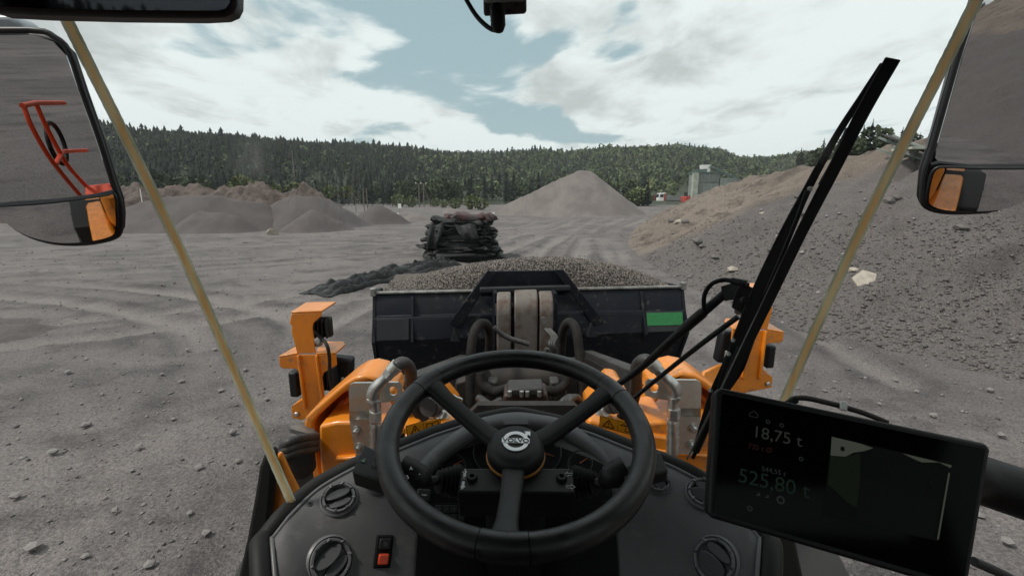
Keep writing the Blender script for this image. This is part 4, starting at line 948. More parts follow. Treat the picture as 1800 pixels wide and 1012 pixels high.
# ------------------------------------------------------------------ work lamps on orange brackets
def rl(px, py): return (1378 - (px - 490) * .9, 584 + (py - 627) * .9)
for fn, lab in ((ident, "orange lamp bracket with hooded work lamps standing free beside the bucket's dark plate"), (rl, "orange lamp bracket with hooded work lamps behind the wiper, beside the green sticker")):
    y0 = 2.75; k = K; D = Vector((-k, 1, 0))
    c = P(*fn(550, 735), y0, k); r = thing("work_lamp", lab, "work lamp", (c.x, c.y, c.z), "work lamps on the front frame")
    pz = lambda pts, y=y0: [P(*fn(*q), y, k) for q in pts]
    obj("hood_plate", MB().prism(pz([(512, 551), (566, 549), (564, 556), (551, 568), (549, 577), (555, 621), (522, 621), (512, 583), (513, 574), (509, 568)]), D * .012), M_orange, r, bevel=.004)
    a = pz([(512, 551), (566, 549)]); bfar = [P(*fn(591, 533), y0 + .30, k), P(*fn(538, 534), y0 + .30, k)]
    obj("hood_top", MB().prism([a[0], a[1], bfar[0], bfar[1]], (0, 0, .012)), M_orange, r, bevel=.004)
    obj("bracket_column", MB().prism(pz([(490, 629), (524, 623), (590, 623), (592, 642), (578, 650), (569, 655), (566, 664), (571, 702), (578, 708), (604, 714), (612, 722), (604, 734), (585, 752), (560, 744), (514, 735), (512, 717), (533, 706), (531, 682), (525, 652), (519, 648), (497, 648), (491, 643)]), D * .014), M_orange, r, bevel=.004)
    for x_ in (521, 553):                             # raised folds of the column
        obj("column_fold", MB().prism(pz([(x_, 626), (x_ + 4, 624), (x_ + 17, 718), (x_ + 12, 720)], y0 - .025), D * .03), M_orange, r, bevel=.006)
    aL = pz([(490, 629), (524, 623)]); obj("shelf", MB().prism([aL[0], aL[1], P(*fn(536, 609), y0 + .14, k), P(*fn(519, 612), y0 + .14, k)], (0, 0, .012)), M_orange, r, bevel=.003)
    aR = pz([(556, 623), (590, 623)]); obj("shelf", MB().prism([aR[0], aR[1], P(*fn(607, 608), y0 + .2, k), P(*fn(604, 602), y0 + .24, k), P(*fn(562, 603), y0 + .24, k)], (0, 0, .012)), M_orange, r, bevel=.003)
    aB = pz([(513, 717), (533, 705)]); obj("foot_shelf", MB().prism([aB[0], aB[1], P(*fn(540, 694), y0 + .12, k)], (0, 0, .012)), M_orange, r)
    obj("support_arm", MB().prism([P(*fn(575, 704), y0 - .05, k), P(*fn(612, 688), y0 + .02, k), P(*fn(645, 703), y0 - .3, k), P(*fn(655, 740), y0 - .5, k), P(*fn(585, 752), y0 - .02, k)], (0, .05, -.02)), M_orange, r, bevel=.01)
    for b_ in ((522, 727), (594, 726), (597, 742)): obj("bolt", MB().lathe([(0, 0), (.016, 0), (.016, .008), (.01, .014), (0, .014)], P(*fn(*b_), y0 - .004, k), (0, -1, 0), 12), M_fit, r, 30)
    # upper lamp with cooling fins
    lc = P(*fn(563, 574), y0 + .16, k)
    u_ = obj("lamp", MB().box(lc, (.15, .05, .13)), M_lampfin, r, bevel=.012)
    for j in range(6): obj("cooling_fin", MB().box(lc + Vector((-.06 + .024 * j, -.04, 0)), (.007, .05, .115)), M_lampfin, u_)
    # lower lamp
    lc = P(*fn(595, 655), y0 + .20, k); l_ = obj("lamp", MB().box(lc, (.19, .09, .235), Matrix.Rotation(.1, 3, 'Y')), M_black, r, bevel=.02, seg=3)
    lc2 = P(*fn(577, 662), y0 + .10, k); obj("lamp_body", MB().box(lc2, (.10, .08, .15)), M_lampfin, l_, bevel=.008)
    for j in range(5): obj("cooling_fin", MB().box(lc2 + Vector((-.04 + .02 * j, -.05, 0)), (.006, .035, .13)), M_lampfin, l_)
    obj("lamp_back", MB().box(P(*fn(521, 672), y0 + .16, k), (.06, .09, .17)), M_black, r, bevel=.015)
    s_ = P(*fn(603, 676), y0 + .05, k); obj("lamp_bracket", MB().box(s_, (.022, .02, .10)), M_edge, r, bevel=.008)
    obj("cable", MB().tube([P(*fn(*q), y0 + d_, k) for q, d_ in zip(((553, 578), (562, 592), (574, 605), (579, 628), (580, 665), (586, 690), (598, 702), (616, 706)), (.12, .06, -.03, -.04, -.04, -.04, -.05, -.05))], .011, 8), M_rubber, r, 60)
    obj("cable_nut", MB().lathe([(0, 0), (.02, 0), (.02, .03), (.012, .035), (0, .035)], P(*fn(557, 604), y0 + .03, k), (.8, -.4, .3), 10), M_edge, r, 40)
    obj("plug", MB().tube([P(*fn(612, 706), y0 - .06, k), P(*fn(626, 702), y0 - .06, k)], .016, 8, 0), M_black, r, 60)

# ------------------------------------------------------------------ loader cab shell and rear body
cab = thing("loader_cab", "wheel loader cab with curved windscreen, tan glass seams and orange flanks", "loader cab", (0, -0.4, 1.2))
Ez = EYE.z
seamL = spline([P(515, 888, .700), P(322, 450, .672), P(114, 28, .630), P(20, -175, .600)], 16)
seamR = [Vector((.012 - q.x, q.y, q.z)) for q in seamL]
def zrow(z): 
    zs = [q.z for q in seamL]; return Vector((np.interp(z, zs, [q.x for q in seamL]), np.interp(z, zs, [q.y for q in seamL]), z))
zt_ = seamL[-1].z; zb_ = seamL[0].z
ext = [Vector((q.x, q.y, q.z)) for q in seamL]
low = seamL[0] + (seamL[0] - seamL[3]) * 2.2
rowsL = [low] + ext
def glass_row(a, nseg=24):
    f = (a.z - low.z) / (zt_ - low.z); bul = .31 - .09 * f; b = Vector((.012 - a.x, a.y, a.z))
    return [Vector((a.x + (b.x - a.x) * i / nseg, a.y + bul * (1 - (2 * i / nseg - 1) ** 2), a.z)) for i in range(nseg + 1)]
def clear_glass():
    m = bpy.data.materials.new("clear_glass"); m.use_nodes = True; t = m.node_tree; t.nodes.clear()
    o_ = t.nodes.new("ShaderNodeOutputMaterial"); b_ = t.nodes.new("ShaderNodeBsdfTransparent"); b_.inputs[0].default_value = (.955, .97, .965, 1); t.links.new(b_.outputs[0], o_.inputs[0]); return m
M_glass = clear_glass()
mb = MB(); mb.loft([glass_row(a) for a in rowsL], closed=False); wind = obj("windscreen", mb, M_glass, cab, 180)
for sg in (-1, 1):
    rows = []
    for a in rowsL:
        f = (a.z - low.z) / (zt_ - low.z); p0 = a if sg < 0 else Vector((.012 - a.x, a.y, a.z)); p1 = Vector((sg * (.62 + .16 * f), -.12, a.z))
        rows.append([p0.lerp(p1, s) + Vector((sg * .10 * math.sin(math.pi * s), .06 * math.sin(math.pi * s), 0)) for s in np.linspace(0.02, 1, 9)])
    obj("side_window", MB().loft(rows, closed=False), M_glass, cab, 180)
# seams: tan sealant between two glass edges
for sm in (seamL, seamR):
    def ribbon(off, wd, lift, rag, seed, th=.004):
        g = random.Random(seed); mb = MB(); rings = []; fine = spline(sm, 4)
        for q in fine:
            vw = (EYE - q).normalized(); side = vw.cross(Vector((0, 0, 1))).normalized(); t_ = side
            w1 = wd / 2 * (1 + g.uniform(-rag, rag)); w2 = wd / 2 * (1 + g.uniform(-rag, rag)); c = q + vw * lift + side * off
            rings.append([c - t_ * w1, c + t_ * w2, c + t_ * w2 - vw * th, c - t_ * w1 - vw * th])
        mb.loft(rings); return mb
    obj("seal_strip", ribbon(0, .0074, .004, .08, 3), M_seal, cab)
    obj("glass_edge", ribbon(.0052, .0040, .001, .14, 4), M_glue, cab); obj("glass_edge", ribbon(-.0052, .0040, .001, .14, 5), M_glue, cab)
# dried dirt on the glass
def dirt_mat(name, amount, scale, stretch, lo, hi, gauss):
    m = bpy.data.materials.new(name); m.use_nodes = True; t = m.node_tree; t.nodes.clear()
    o_ = t.nodes.new("ShaderNodeOutputMaterial"); tr = t.nodes.new("ShaderNodeBsdfTransparent"); df = t.nodes.new("ShaderNodeBsdfTranslucent"); dd = t.nodes.new("ShaderNodeBsdfDiffuse"); ad = t.nodes.new("ShaderNodeMixShader"); mx = t.nodes.new("ShaderNodeMixShader")
    for s in (df, dd): s.inputs[0].default_value = (.62, .61, .57, 1)
    ad.inputs[0].default_value = .3; t.links.new(df.outputs[0], ad.inputs[1]); t.links.new(dd.outputs[0], ad.inputs[2])
    tcn = t.nodes.new("ShaderNodeTexCoord"); mp = t.nodes.new("ShaderNodeMapping"); mp.inputs["Scale"].default_value = stretch; t.links.new(tcn.outputs["Generated"], mp.inputs[0])
    n = t.nodes.new("ShaderNodeTexNoise"); n.inputs["Scale"].default_value = scale; n.inputs["Detail"].default_value = 6; t.links.new(mp.outputs[0], n.inputs[0])
    f = maprange(t, n.outputs[0], lo, hi)
    sp = t.nodes.new("ShaderNodeSeparateXYZ"); t.links.new(tcn.outputs["UV"], sp.inputs[0])
    def bump_(c): return mth(t, 'MULTIPLY', mth(t, 'MULTIPLY', c, mth(t, 'SUBTRACT', 1.0, c)), 4.0)
    e = mth(t, 'POWER', mth(t, 'MULTIPLY', bump_(sp.outputs[0]), bump_(sp.outputs[1])), gauss)
    t.links.new(mth(t, 'MULTIPLY', mth(t, 'MULTIPLY', f, e), amount), mx.inputs[0])
    t.links.new(tr.outputs[0], mx.inputs[1]); t.links.new(ad.outputs[0], mx.inputs[2]); t.links.new(mx.outputs[0], o_.inputs[0]); return m
def glass_pt(px, py):
    d = ray(px, py); best = None
    for t in np.linspace(.4, 1.4, 500):
        q = EYE + d * t; a = zrow(q.z) if q.z > zb_ else low.lerp(seamL[0], (q.z - low.z) / (zb_ - low.z)); f = (q.z - low.z) / (zt_ - low.z)
        s = (q.x - a.x) / (.012 - 2 * a.x) * 2 - 1; yg = a.y + (.31 - .09 * f) * (1 - s * s)
        if q.y >= yg - .004: return EYE + d * (t - .004)
    return EYE + d * 1.0
def smear(c, mat):
    nx, ny = 9, 9; mb = MB(); rows = []
    for j in range(ny):
        r_ = []
        for i in range(nx):
            u, v = i / (nx - 1), j / (ny - 1); px = (c[0][0] * (1 - u) + c[1][0] * u) * (1 - v) + (c[3][0] * (1 - u) + c[2][0] * u) * v; py = (c[0][1] * (1 - u) + c[1][1] * u) * (1 - v) + (c[3][1] * (1 - u) + c[2][1] * u) * v
            r_.append(glass_pt(px, py))
        rows.append(r_)
    mb.loft(rows, closed=False); o = obj("dirt_smear", mb, mat, cab, 180)
    uv = o.data.uv_layers.new(name="UVMap")
    for lp in o.data.loops: uv.data[lp.index].uv = ((lp.vertex_index % nx) / (nx - 1), (lp.vertex_index // nx) / (ny - 1))
D1 = dirt_mat("dirt_film", .42, 2.0, (1, 1, 1), .10, .80, 1.8)
smear([(395, 225), (500, 235), (490, 330), (390, 320)], D1)
smear([(1290, 320), (1470, 215), (1500, 250), (1370, 350)], D1)
D2 = dirt_mat("dirt_streaks", .20, 1.2, (.2, .2, 6), .25, .75, .8)
gs = random.Random(3); mbs = MB(); uvs = []
for k in range(74):
    px = gs.choice([gs.uniform(1000, 1330), gs.uniform(790, 1330), gs.uniform(500, 640)]); w_ = gs.uniform(1.5, 6); y0_ = gs.uniform(272, 340); y1_ = y0_ + gs.uniform(30, 110); sl_ = gs.uniform(-4, 4)
    a = [glass_pt(px + sl_ * t - w_ / 2, y0_ + (y1_ - y0_) * t) for t in (0, .5, 1)]; b = [glass_pt(px + sl_ * t + w_ / 2, y0_ + (y1_ - y0_) * t) for t in (0, .5, 1)]; m = [(p_ + q_) / 2 for p_, q_ in zip(a, b)]
    o0 = len(mbs.v); mbs.add([q for r_ in zip(a, m, b) for q in r_], [(0, 1, 4, 3), (1, 2, 5, 4), (3, 4, 7, 6), (4, 5, 8, 7)]); uvs += [(u, v) for v in (.06, .5, .94) for u in (.1, .5, .9)]
o = obj("dirt_streak", mbs, D2, cab); o["kind"] = "stuff"; uv = o.data.uv_layers.new(name="UVMap")
for lp in o.data.loops: uv.data[lp.index].uv = uvs[lp.vertex_index]
# shell: roof, posts, rear wall, floor, flanks
obj("cab_roof", MB().box((0, -.14, Ez + .50), (1.72, 2.06, .16)), M_roofin, cab, bevel=.04)  # out of view; set low and far forward to darken the dash
obj("rear_wall", MB().box((0, -1.05, Ez - .66), (1.5, .06, 1.74)), M_roofin, cab, bevel=.02)  # out of view; raised to leave a slot, cutting light on the dash
for sg in (-1, 1):
    obj("cab_post", MB().beam((sg * .66, -.16, Ez - 1.4), (sg * .80, -.16, Ez + .44), .09, .10), M_roofin, cab, bevel=.015)
    obj("cab_post", MB().beam((sg * .66, -1.02, Ez - 1.4), (sg * .78, -1.02, Ez + .44), .09, .10), M_roofin, cab, bevel=.015)
    obj("door_panel", MB().box((sg * .70, -.60, Ez - 1.02), (.05, .8, .85)), M_roofin, cab, bevel=.02)
obj("cab_floor", MB().box((0, -.15, Ez - 1.42), (1.36, 1.75, .08)), M_roofin, cab)
obj("windscreen_base", MB().box((0.0, .62, Ez - 1.15), (.80, .05, .5)), M_roofin, cab)
# flank panel and black edge of the front mudguard
for sg in (-1, 1):
    fl = (lambda a: a) if sg < 0 else (lambda a: Vector((.06 - a.x, a.y, a.z)))
    fp = [(478, 788), (462, 800), (454, 822), (447, 868), (432, 950), (414, 1030), (404, 1080), (450, 1080), (464, 990), (474, 910), (480, 850), (482, 800)]
    obj("mudguard_edge", MB().prism([fl(P(*q, 1.30)) for q in fp], (0, .035, 0)), M_rubber, cab, bevel=.015, seg=3)
    op = [(479, 806), (492, 794), (508, 830), (526, 866), (556, 920), (540, 1080), (448, 1080), (464, 990), (474, 910)]
    obj("mudguard", MB().prism([fl(P(*q, 1.34)) for q in op], (0, .02, 0)), M_orange, cab, bevel=.01)
# rear body
hood = obj("engine_hood", MB().box((0, -2.7, 2.0), (2.0, 2.6, 1.1)), M_orange, cab, bevel=.10, seg=3)
obj("hood_grille", MB().box((0, -2.7, 2.56), (1.3, 1.6, .03)), M_blackm, hood)
for sg in (-1, 1):
    obj("side_panel", MB().box((sg * 1.15, -1.9, 1.75), (.30, 3.1, .55)), M_orange, cab, bevel=.05)
    obj("side_grille", MB().box((sg * 1.01, -2.7, 2.2), (.03, 1.7, .4)), M_blackm, cab)
    obj("rear_mudguard", MB().prism([(sg * 1.02, -3.3, 1.2), (sg * 1.02, -3.15, 1.85), (sg * 1.02, -2.5, 2.05), (sg * 1.02, -1.75, 1.85), (sg * 1.02, -1.55, 1.2), (sg * 1.02, -1.7, 1.2), (sg * 1.02, -1.9, 1.7), (sg * 1.02, -2.5, 1.9), (sg * 1.02, -3.0, 1.7), (sg * 1.02, -3.15, 1.2)], (sg * .55, 0, 0)), M_rubber, cab, bevel=.02)
    wh = obj("rear_wheel", MB().lathe([(.3, -.3), (.72, -.3), (.85, -.22), (.88, 0), (.85, .22), (.72, .3), (.3, .3)], (sg * 1.35, -2.4, .88), (1, 0, 0), 40), M_tyre, cab, 40)
    obj("rear_rim", MB().lathe([(0, -.31), (.42, -.31), (.46, -.28), (.46, .28), (.42, .31), (0, .31)], (sg * 1.35, -2.4, .88), (1, 0, 0), 28), M_orange, wh, 40)
    wf = obj("front_wheel", MB().lathe([(.3, -.3), (.72, -.3), (.85, -.22), (.88, 0), (.85, .22), (.72, .3), (.3, .3)], (sg * 1.25 + .15, 2.3, .88), (1, 0, 0), 40), M_tyre, front, 40)
obj("rear_frame", MB().box((0, -1.7, 1.1), (1.0, 4.2, .8)), M_darksteel, cab, bevel=.03)
obj("cab_base", MB().box((0, -.3, 1.75), (1.3, 1.5, .46)), M_darksteel, cab, bevel=.03)

# driver's seat behind the camera
seat = thing("driver_seat", "dark high-backed driver's seat at the rear of the cab", "seat", (0, -.45, Ez - 1.38))
obj("backrest", MB().box((0, -.62, Ez - .42), (.48, .12, .72)), M_blackm, seat, bevel=.05, seg=3)
obj("seat_cushion", MB().box((0, -.36, Ez - .84), (.50, .50, .14)), M_blackm, seat, bevel=.05, seg=3)
obj("pedestal", MB().box((0, -.40, Ez - 1.14), (.36, .36, .46)), M_roofin, seat, bevel=.02)

# ------------------------------------------------------------------ side mirrors
def mirror_setup(cpx, cpy, Y, target):
    c = P(cpx, cpy, Y); d = ray(cpx, cpy).normalized(); n = (Vector(target).normalized() - d).normalized(); return c, n
def reflect_to(px, py, c, n, xplane):
    q = PN(px, py, c, n); d = ray(px, py).normalized(); r = d - n * (2 * d.dot(n)); t = (xplane - q.x) / r.x
    return q + r * t
def rounded(pts, k=3): return pts
def convex_glass(poly, n, bulge, ringsn=10):
    c = sum(poly, Vector()) / len(poly); R = max((q - c).length for q in poly); mb = MB(); rows = []
    for i in range(ringsn + 1):
        s = i / ringsn; rows.append([c.lerp(q, max(s, .002)) + n * (bulge * (1 - ((c.lerp(q, s) - c).length / R) ** 2)) for q in poly])
    mb.loft(rows, True, False); mb.f.append(tuple(range(len(poly) - 1, -1, -1)))
    mb.f = [tuple(f) for f in mb.f]; return mb
def dens(pts, k=5): return [tuple(q)[:2] for q in spline([(a, b, 0) for a, b in pts], k)]
def side_mirror(label, up, low_, frame, cU, tU, tL, arm, cL, Y):
    c, n = mirror_setup(*cU, Y, tU)
    r = thing("side_mirror", label, "mirror", c, "mirrors on the cab's flanks")
    fr = [PN(*q, c, n) for q in frame]
    obj("mirror_housing", MB().prism([q - n * .008 for q in fr], -n * .018), M_mirrorb, r, bevel=.008)
    obj("mirror_glass", MB().prism([PN(*q, c, n) for q in up], n * .004), M_mirror, r)
    poly = [PN(*q, c, n) + n * .006 for q in dens(low_, 4)]
    # the lower glass is a convex wide-angle glass, tilted a little down
    d = ray(*cL).normalized(); n2 = (Vector(tL).normalized() - d).normalized()
    cc = sum(poly, Vector()) / len(poly); poly = [PN(0, 0, q, n) if False else q for q in poly]
    poly = [q - n * ((q - cc).dot(n2) / n.dot(n2)) for q in poly]
    mx_ = min((q - cc).dot(n) for q in poly); poly = [q - n * (mx_ - .002) for q in poly]
    obj("wide_angle_glass", convex_glass(poly, n2, .012), M_mirror, r, 180)
    obj("glass_rim", MB().tube([q + n * .001 for q in poly] + [poly[0] + n * .001], .0042, 8, 0), M_mirrorb, r, 60)
    # rims
    def rim(pts, name, rad): obj(name, MB().tube([PN(*q, c, n) + n * .004 for q in pts], rad, 8, 0), M_mirrorb, r, 60)
    rim(dens(frame + [frame[0]], 3), "mirror_rim", .006)
    rim([low_[0], up[-1] if False else low_[1]], "divider", .007) if False else None
    return r, c, n
upL = [(-120, 66), (60, 62), (95, 74), (118, 98), (140, 160), (172, 250), (196, 325), (200, 336), (186, 341), (100, 352), (0, 358), (-120, 364)]
loL = [(-60, 366), (10, 360), (100, 354), (190, 343), (207, 341), (210, 372), (209, 400), (200, 412), (165, 420), (118, 422), (75, 414), (40, 398), (10, 374), (-20, 366)]
frL = [(-130, 58), (55, 54), (98, 66), (124, 92), (146, 158), (178, 248), (202, 325), (211, 350), (214, 376), (213, 402), (203, 416), (166, 425), (118, 427), (72, 419), (34, 401), (5, 376), (-20, 366), (-130, 368)]
rL, cLm, nLm = side_mirror("large black-framed side mirror showing red handrails and grey gravel", upL, loL, frL, (90, 230), (-.27, -.93, -.185), (-.20, -.86, -.42), None, (140, 385), 1.02)
obj("divider", MB().tube([PN(*q, cLm, nLm) + nLm * .008 for q in ((-40, 365), (20, 359), (110, 353), (175, 344), (206, 336))], .006, 8, 0), M_mirrorb, rL)
obj("mirror_cap", MB().prism([PN(*q, cLm, nLm) - nLm * .01 for q in ((-130, 22), (8, 24), (28, 36), (42, 57), (-130, 60))], -nLm * .06), M_housing2, rL, bevel=.015, seg=3)
upR = [(1925, -60), (1925, 282), (1790, 289), (1700, 290), (1650, 287), (1642, 278), (1644, 262), (1690, 100), (1716, 20), (1732, -40)]
loR = [(1925, 290), (1800, 294), (1700, 295), (1655, 293), (1635, 296), (1628, 315), (1625, 345), (1630, 358), (1655, 366), (1700, 367), (1745, 362), (1780, 345), (1800, 325), (1870, 300)]
frR = [(1930, -70), (1930, 290), (1880, 300), (1804, 329), (1783, 349), (1747, 367), (1700, 372), (1653, 371), (1626, 362), (1620, 346), (1624, 300), (1636, 262), (1682, 98), (1708, 18), (1726, -45), (1740, -70)]
rR, cRm, nRm = side_mirror("tall side mirror before the quarry slope, orange flank in its lower glass", upR, loR, frR, (1735, 170), (.36, -.92, -.06), (.13, -.86, -.40), None, (1690, 330), 1.02)
obj("divider", MB().tube([PN(*q, cRm, nRm) + nRm * .008 for q in ((1930, 286), (1800, 292), (1700, 293), (1645, 287), (1630, 290))], .006, 8, 0), M_mirrorb, rR)
eg = [(1637, 262), (1684, 98), (1710, 16), (1728, -45)]
obj("mirror_edge", MB().prism([PN(*q, cRm, nRm) - nRm * .004 for q in eg] + [PN(q[0] - 6, q[1], cRm, nRm) - nRm * .004 for q in eg[::-1]], -nRm * .006), pm("mirror_edge_grey", (.10, .105, .11), .4), rR)
for q in ((1698, 106), (1703, 118), (1692, 131)): pass

# red handrails of the rear steps, standing on the flank where the mirror sees them
rail = thing("access_handrail", "bright red-orange handrail of the rear access ladder, seen in the side mirror", "handrail", (-1.35, -1.2, 1.5))
XR = -1.38
Rf = lambda px, py: reflect_to(px, py, cLm, nLm, XR)
obj("rail", MB().tube([Rf(*q) for q in ((44, 186), (58, 222), (85, 270), (110, 304), (142, 342))], .0082, 10), M_orange2, rail, 60)
obj("rail", MB().tube([Rf(*q) for q in ((66, 183), (80, 215), (104, 262), (122, 292), (154, 328))], .0082, 10), M_orange2, rail, 60)
obj("crossbar", MB().tube([Rf(*q) for q in ((42, 186), (66, 181), (114, 181))], .010, 10, 0), M_orange2, rail, 60)
obj("crossbar", MB().tube([Rf(*q) for q in ((100, 289), (112, 266), (154, 264))], .009, 10, 0), M_orange2, rail, 60)
obj("step_box", MB().prism([Rf(*q) for q in ((150, 326), (190, 322), (192, 338), (150, 350))], (.25, 0, 0)), M_orange2, rail, bevel=.01)
tc_ = Rf(117, 252); obj("cable_loop", MB().tube([tc_ + Vector((-.03, .09 * math.cos(t), .09 * math.sin(t))) for t in np.linspace(0, 6.283, 20)], .009, 8, 0), M_rubber, rail, 60)

# ------------------------------------------------------------------ interior mirror
c, n = mirror_setup(200, 8, .50, (-.10, -.96, .06))
r = thing("interior_mirror", "long black interior mirror hanging below the cab roof", "mirror", c)
poly = [(-30, -70), (405, -70), (416, -40), (415, 8), (408, 22), (392, 29), (350, 31), (200, 29), (60, 25), (-30, 20)]
obj("mirror_housing", MB().prism([PN(*q, c, n) for q in poly], -n * .035), M_black, r, bevel=.006, seg=3)
obj("mirror_glass", MB().prism([PN(*q, c, n) for q in ((-30, -66), (398, -66), (406, -40), (405, 6), (398, 16), (385, 20), (200, 19), (60, 15), (-30, 10))], n * .002), pm("tinted_mirror", (.035, .037, .042), .03, 1.0), r)
obj("mirror_stem", MB().tube([PN(190, -60, c, n) - n * .02, PN(190, -60, c, n) + Vector((.02, .05, .22))], .012, 10, 0), M_black, r, 60)

# ------------------------------------------------------------------ camera unit at the top of the windscreen
o_ = P(888, 10, .72); r = thing("windscreen_camera", "small grey sensor box with a black cable plug at the top of the windscreen", "camera", o_)
obj("sensor_box", MB().prism([P(*q, .70) for q in ((849, -22), (925, -24), (926, 22), (921, 25), (853, 29), (850, 27))], (0, .03, .012)), pm("sensor_grey", (.075, .058, .060), .5), r, bevel=.004)
obj("sensor_top", MB().prism([P(*q, .695) for q in ((848, -30), (926, -32), (925, 3), (850, 7))], (0, .05, .02)), pm("sensor_pale", (.36, .38, .38), .5), r, bevel=.005)
for q, s_ in (((908, 10), 2.2), ((895, 21), 3.0)): obj("screw", MB().lathe([(0, 0), (s_ / 1100, 0), (s_ / 1100, .002), (0, .002)], P(*q, .699), (0, -1, 0), 10), M_print, r)
obj("cable_plug", MB().tube([P(874, 9, .685), P(874, 14, .685), P(875, 28, .68), P(876, 44, .68), P(876, 53, .685)], [.0085, .0098, .0100, .0098, .0075], 16, 3), M_rubber, r, 50)
for k in range(5): obj("plug_ring", MB().tube([P(874 + .4 * k, 14 + 7 * k, .683), P(874 + .4 * k, 17 + 7 * k, .683)], .0104, 14, 0), M_rubber, r, 50)
obj("cable", MB().tube([P(808, -24, .76), P(822, 4, .74), P(838, 29, .72), P(855, 46, .70), P(868, 53, .69), P(878, 50, .69)], .0033, 10), M_rubber, r, 60)

# ------------------------------------------------------------------ wiper
wp = thing("windscreen_wiper", "long black windscreen wiper with a double arm standing diagonally outside the glass", "wiper", P(1120, 700, .98))
def wpt(px, py, lift=.025):
    q = glass_pt(px, py); d = ray(px, py).normalized(); return q + d * (lift + .012)
bl = [(1214, 806), (1252, 728), (1300, 628), (1350, 525), (1405, 410), (1460, 303), (1515, 195), (1567, 103)]
def blade(pts, wpx, lift, th, name, mat):
    mb = MB(); rings = []; cen = [wpt(*q, lift) for q in pts]
    fine = spline(cen, 5); sdir = []
    for i, q in enumerate(fine):
        t = (fine[min(i + 1, len(fine) - 1)] - fine[max(i - 1, 0)]).normalized(); vw = (q - EYE).normalized(); s = t.cross(vw).normalized(); f = i / (len(fine) - 1)
        w_ = np.interp(f, np.linspace(0, 1, len(wpx)), wpx) / 800 * (q - EYE).dot(Vector((0, CP, -SP))) / 2
        rings.append([q - s * w_, q + s * w_, q + s * w_ + vw * th, q - s * w_ + vw * th])
    mb.loft(rings); return obj(name, mb, mat, wp, bevel=.0015)
blade([(x_ + 3, y_) for x_, y_ in bl], [6, 10, 14, 16, 18, 20, 22, 24], 0.008, .012, "rubber_blade", M_rubber)
blade([(x_ - 7, y_ + 2) for x_, y_ in bl[:]], [3, 3, 3, 3, 3, 3, 3], 0.020, .006, "steel_rail", M_edge)
blade([(1268, 690), (1300, 610), (1332, 530), (1372, 430), (1418, 335), (1470, 240), (1515, 170), (1553, 112)], [18, 32, 34, 22, 14, 12, 11, 11], 0.036, .014, "blade_spine", M_black)
blade([(1222, 795), (1258, 700), (1290, 640), (1322, 560)], [12, 26, 36, 30], .038, .010, "blade_spine", M_black)
blade([(1420, 335), (1395, 400), (1372, 455), (1345, 520)], [8, 7, 7, 8], .022, .008, "yoke", M_black)
blade([(1300, 610), (1275, 668), (1250, 730)], [8, 6, 5], .020, .008, "yoke", M_black)
blade([(1490, 225), (1462, 285), (1440, 325)], [6, 5, 5], .020, .008, "yoke", M_black)
for q in ((1424, 332), (1289, 598), (1281, 622), (1249, 686), (1380, 443)): obj("rivet", MB().lathe([(0, 0), (.0042, 0), (.0034, .003), (0, .0035)], wpt(*q, .030), -ray(*q), 12), M_fit, wp, 40)
# head where the two arm rods meet the blade
blade([(1270, 516), (1292, 512), (1316, 514)], [26, 30, 34], .040, .022, "pivot_head", M_black)
blade([(1296, 546), (1308, 528), (1322, 505)], [22, 36, 40], .034, .014, "pivot_plate", M_black)
obj("pivot_bolt", MB().lathe([(0, 0), (.008, 0), (.008, .004), (.004, .008), (0, .008)], wpt(1308, 528, .028), -ray(1308, 528), 12), M_darksteel, wp, 40)
rod1 = [wpt(1276, 514, .05), wpt(1205, 576, .055), P(1128, 645, .99), P(1085, 676, 1.03), P(1056, 700, 1.05)]
rod2 = [wpt(1298, 556, .05), wpt(1232, 605, .055), P(1160, 662, .99), P(1114, 700, 1.03), P(1090, 722, 1.05)]
obj("arm_rod", MB().tube(rod1, [.0085, .0095, .0085, .008, .008], 12, 4), M_black, wp, 60); obj("arm_rod", MB().tube(rod2, .0052, 12, 4), M_black, wp, 60)
obj("rod_sleeve", MB().tube([wpt(1236, 549, .05), wpt(1210, 571, .052), wpt(1196, 584, .053)], .0105, 12, 2), M_darksteel, wp, 60)
obj("washer_hose", MB().tube([wpt(1238, 548, .04), wpt(1238, 520, .035), wpt(1250, 500, .03), wpt(1270, 492, .03), wpt(1292, 495, .03), wpt(1306, 500, .03)], .0042, 10), M_rubber, wp, 60)
obj("hose_fitting", MB().tube([wpt(1286, 493, .028), wpt(1312, 498, .028)], .0062, 10, 0), M_black, wp, 60)

# ------------------------------------------------------------------ dashboard
dash = thing("dashboard", "curved grey dashboard with round air vents and a black instrument cluster", "dashboard", (0, .6, Ez - 1.0))
CX = .006
def yfar(x):
    ax = abs(x - CX); return float(np.interp(ax, [0, .09, .17, .235, .31, .36, .387, .398, .404], [.968, .932, .884, .836, .788, .744, .697, .645, .59]))
def zprof(d): return float(np.interp(d, [0, .012, .065, .10, .135, .18, .23, .30, .40, .5], [-.502, -.500, -.526, -.556, -.600, -.672, -.770, -.93, -1.18, -1.4]))
def dpt(x, d, lift=0.0):
    e = 1e-3; p = lambda x, d: Vector((x, yfar(x) - d, Ez + zprof(d)))
    q = p(x, d); tx = Vector((1, 0, 0)); td = (p(x, d + e) - p(x, max(0, d - e))).normalized(); n_ = td.cross(tx).normalized()
    if n_.z < 0: n_ = -n_
    return q + n_ * lift, n_
xs = CX + .400 * np.sin(np.linspace(-math.pi / 2, math.pi / 2, 90)); ds = np.concatenate([np.linspace(0, .24, 40), np.linspace(.25, .5, 12)])
from mathutils import geometry
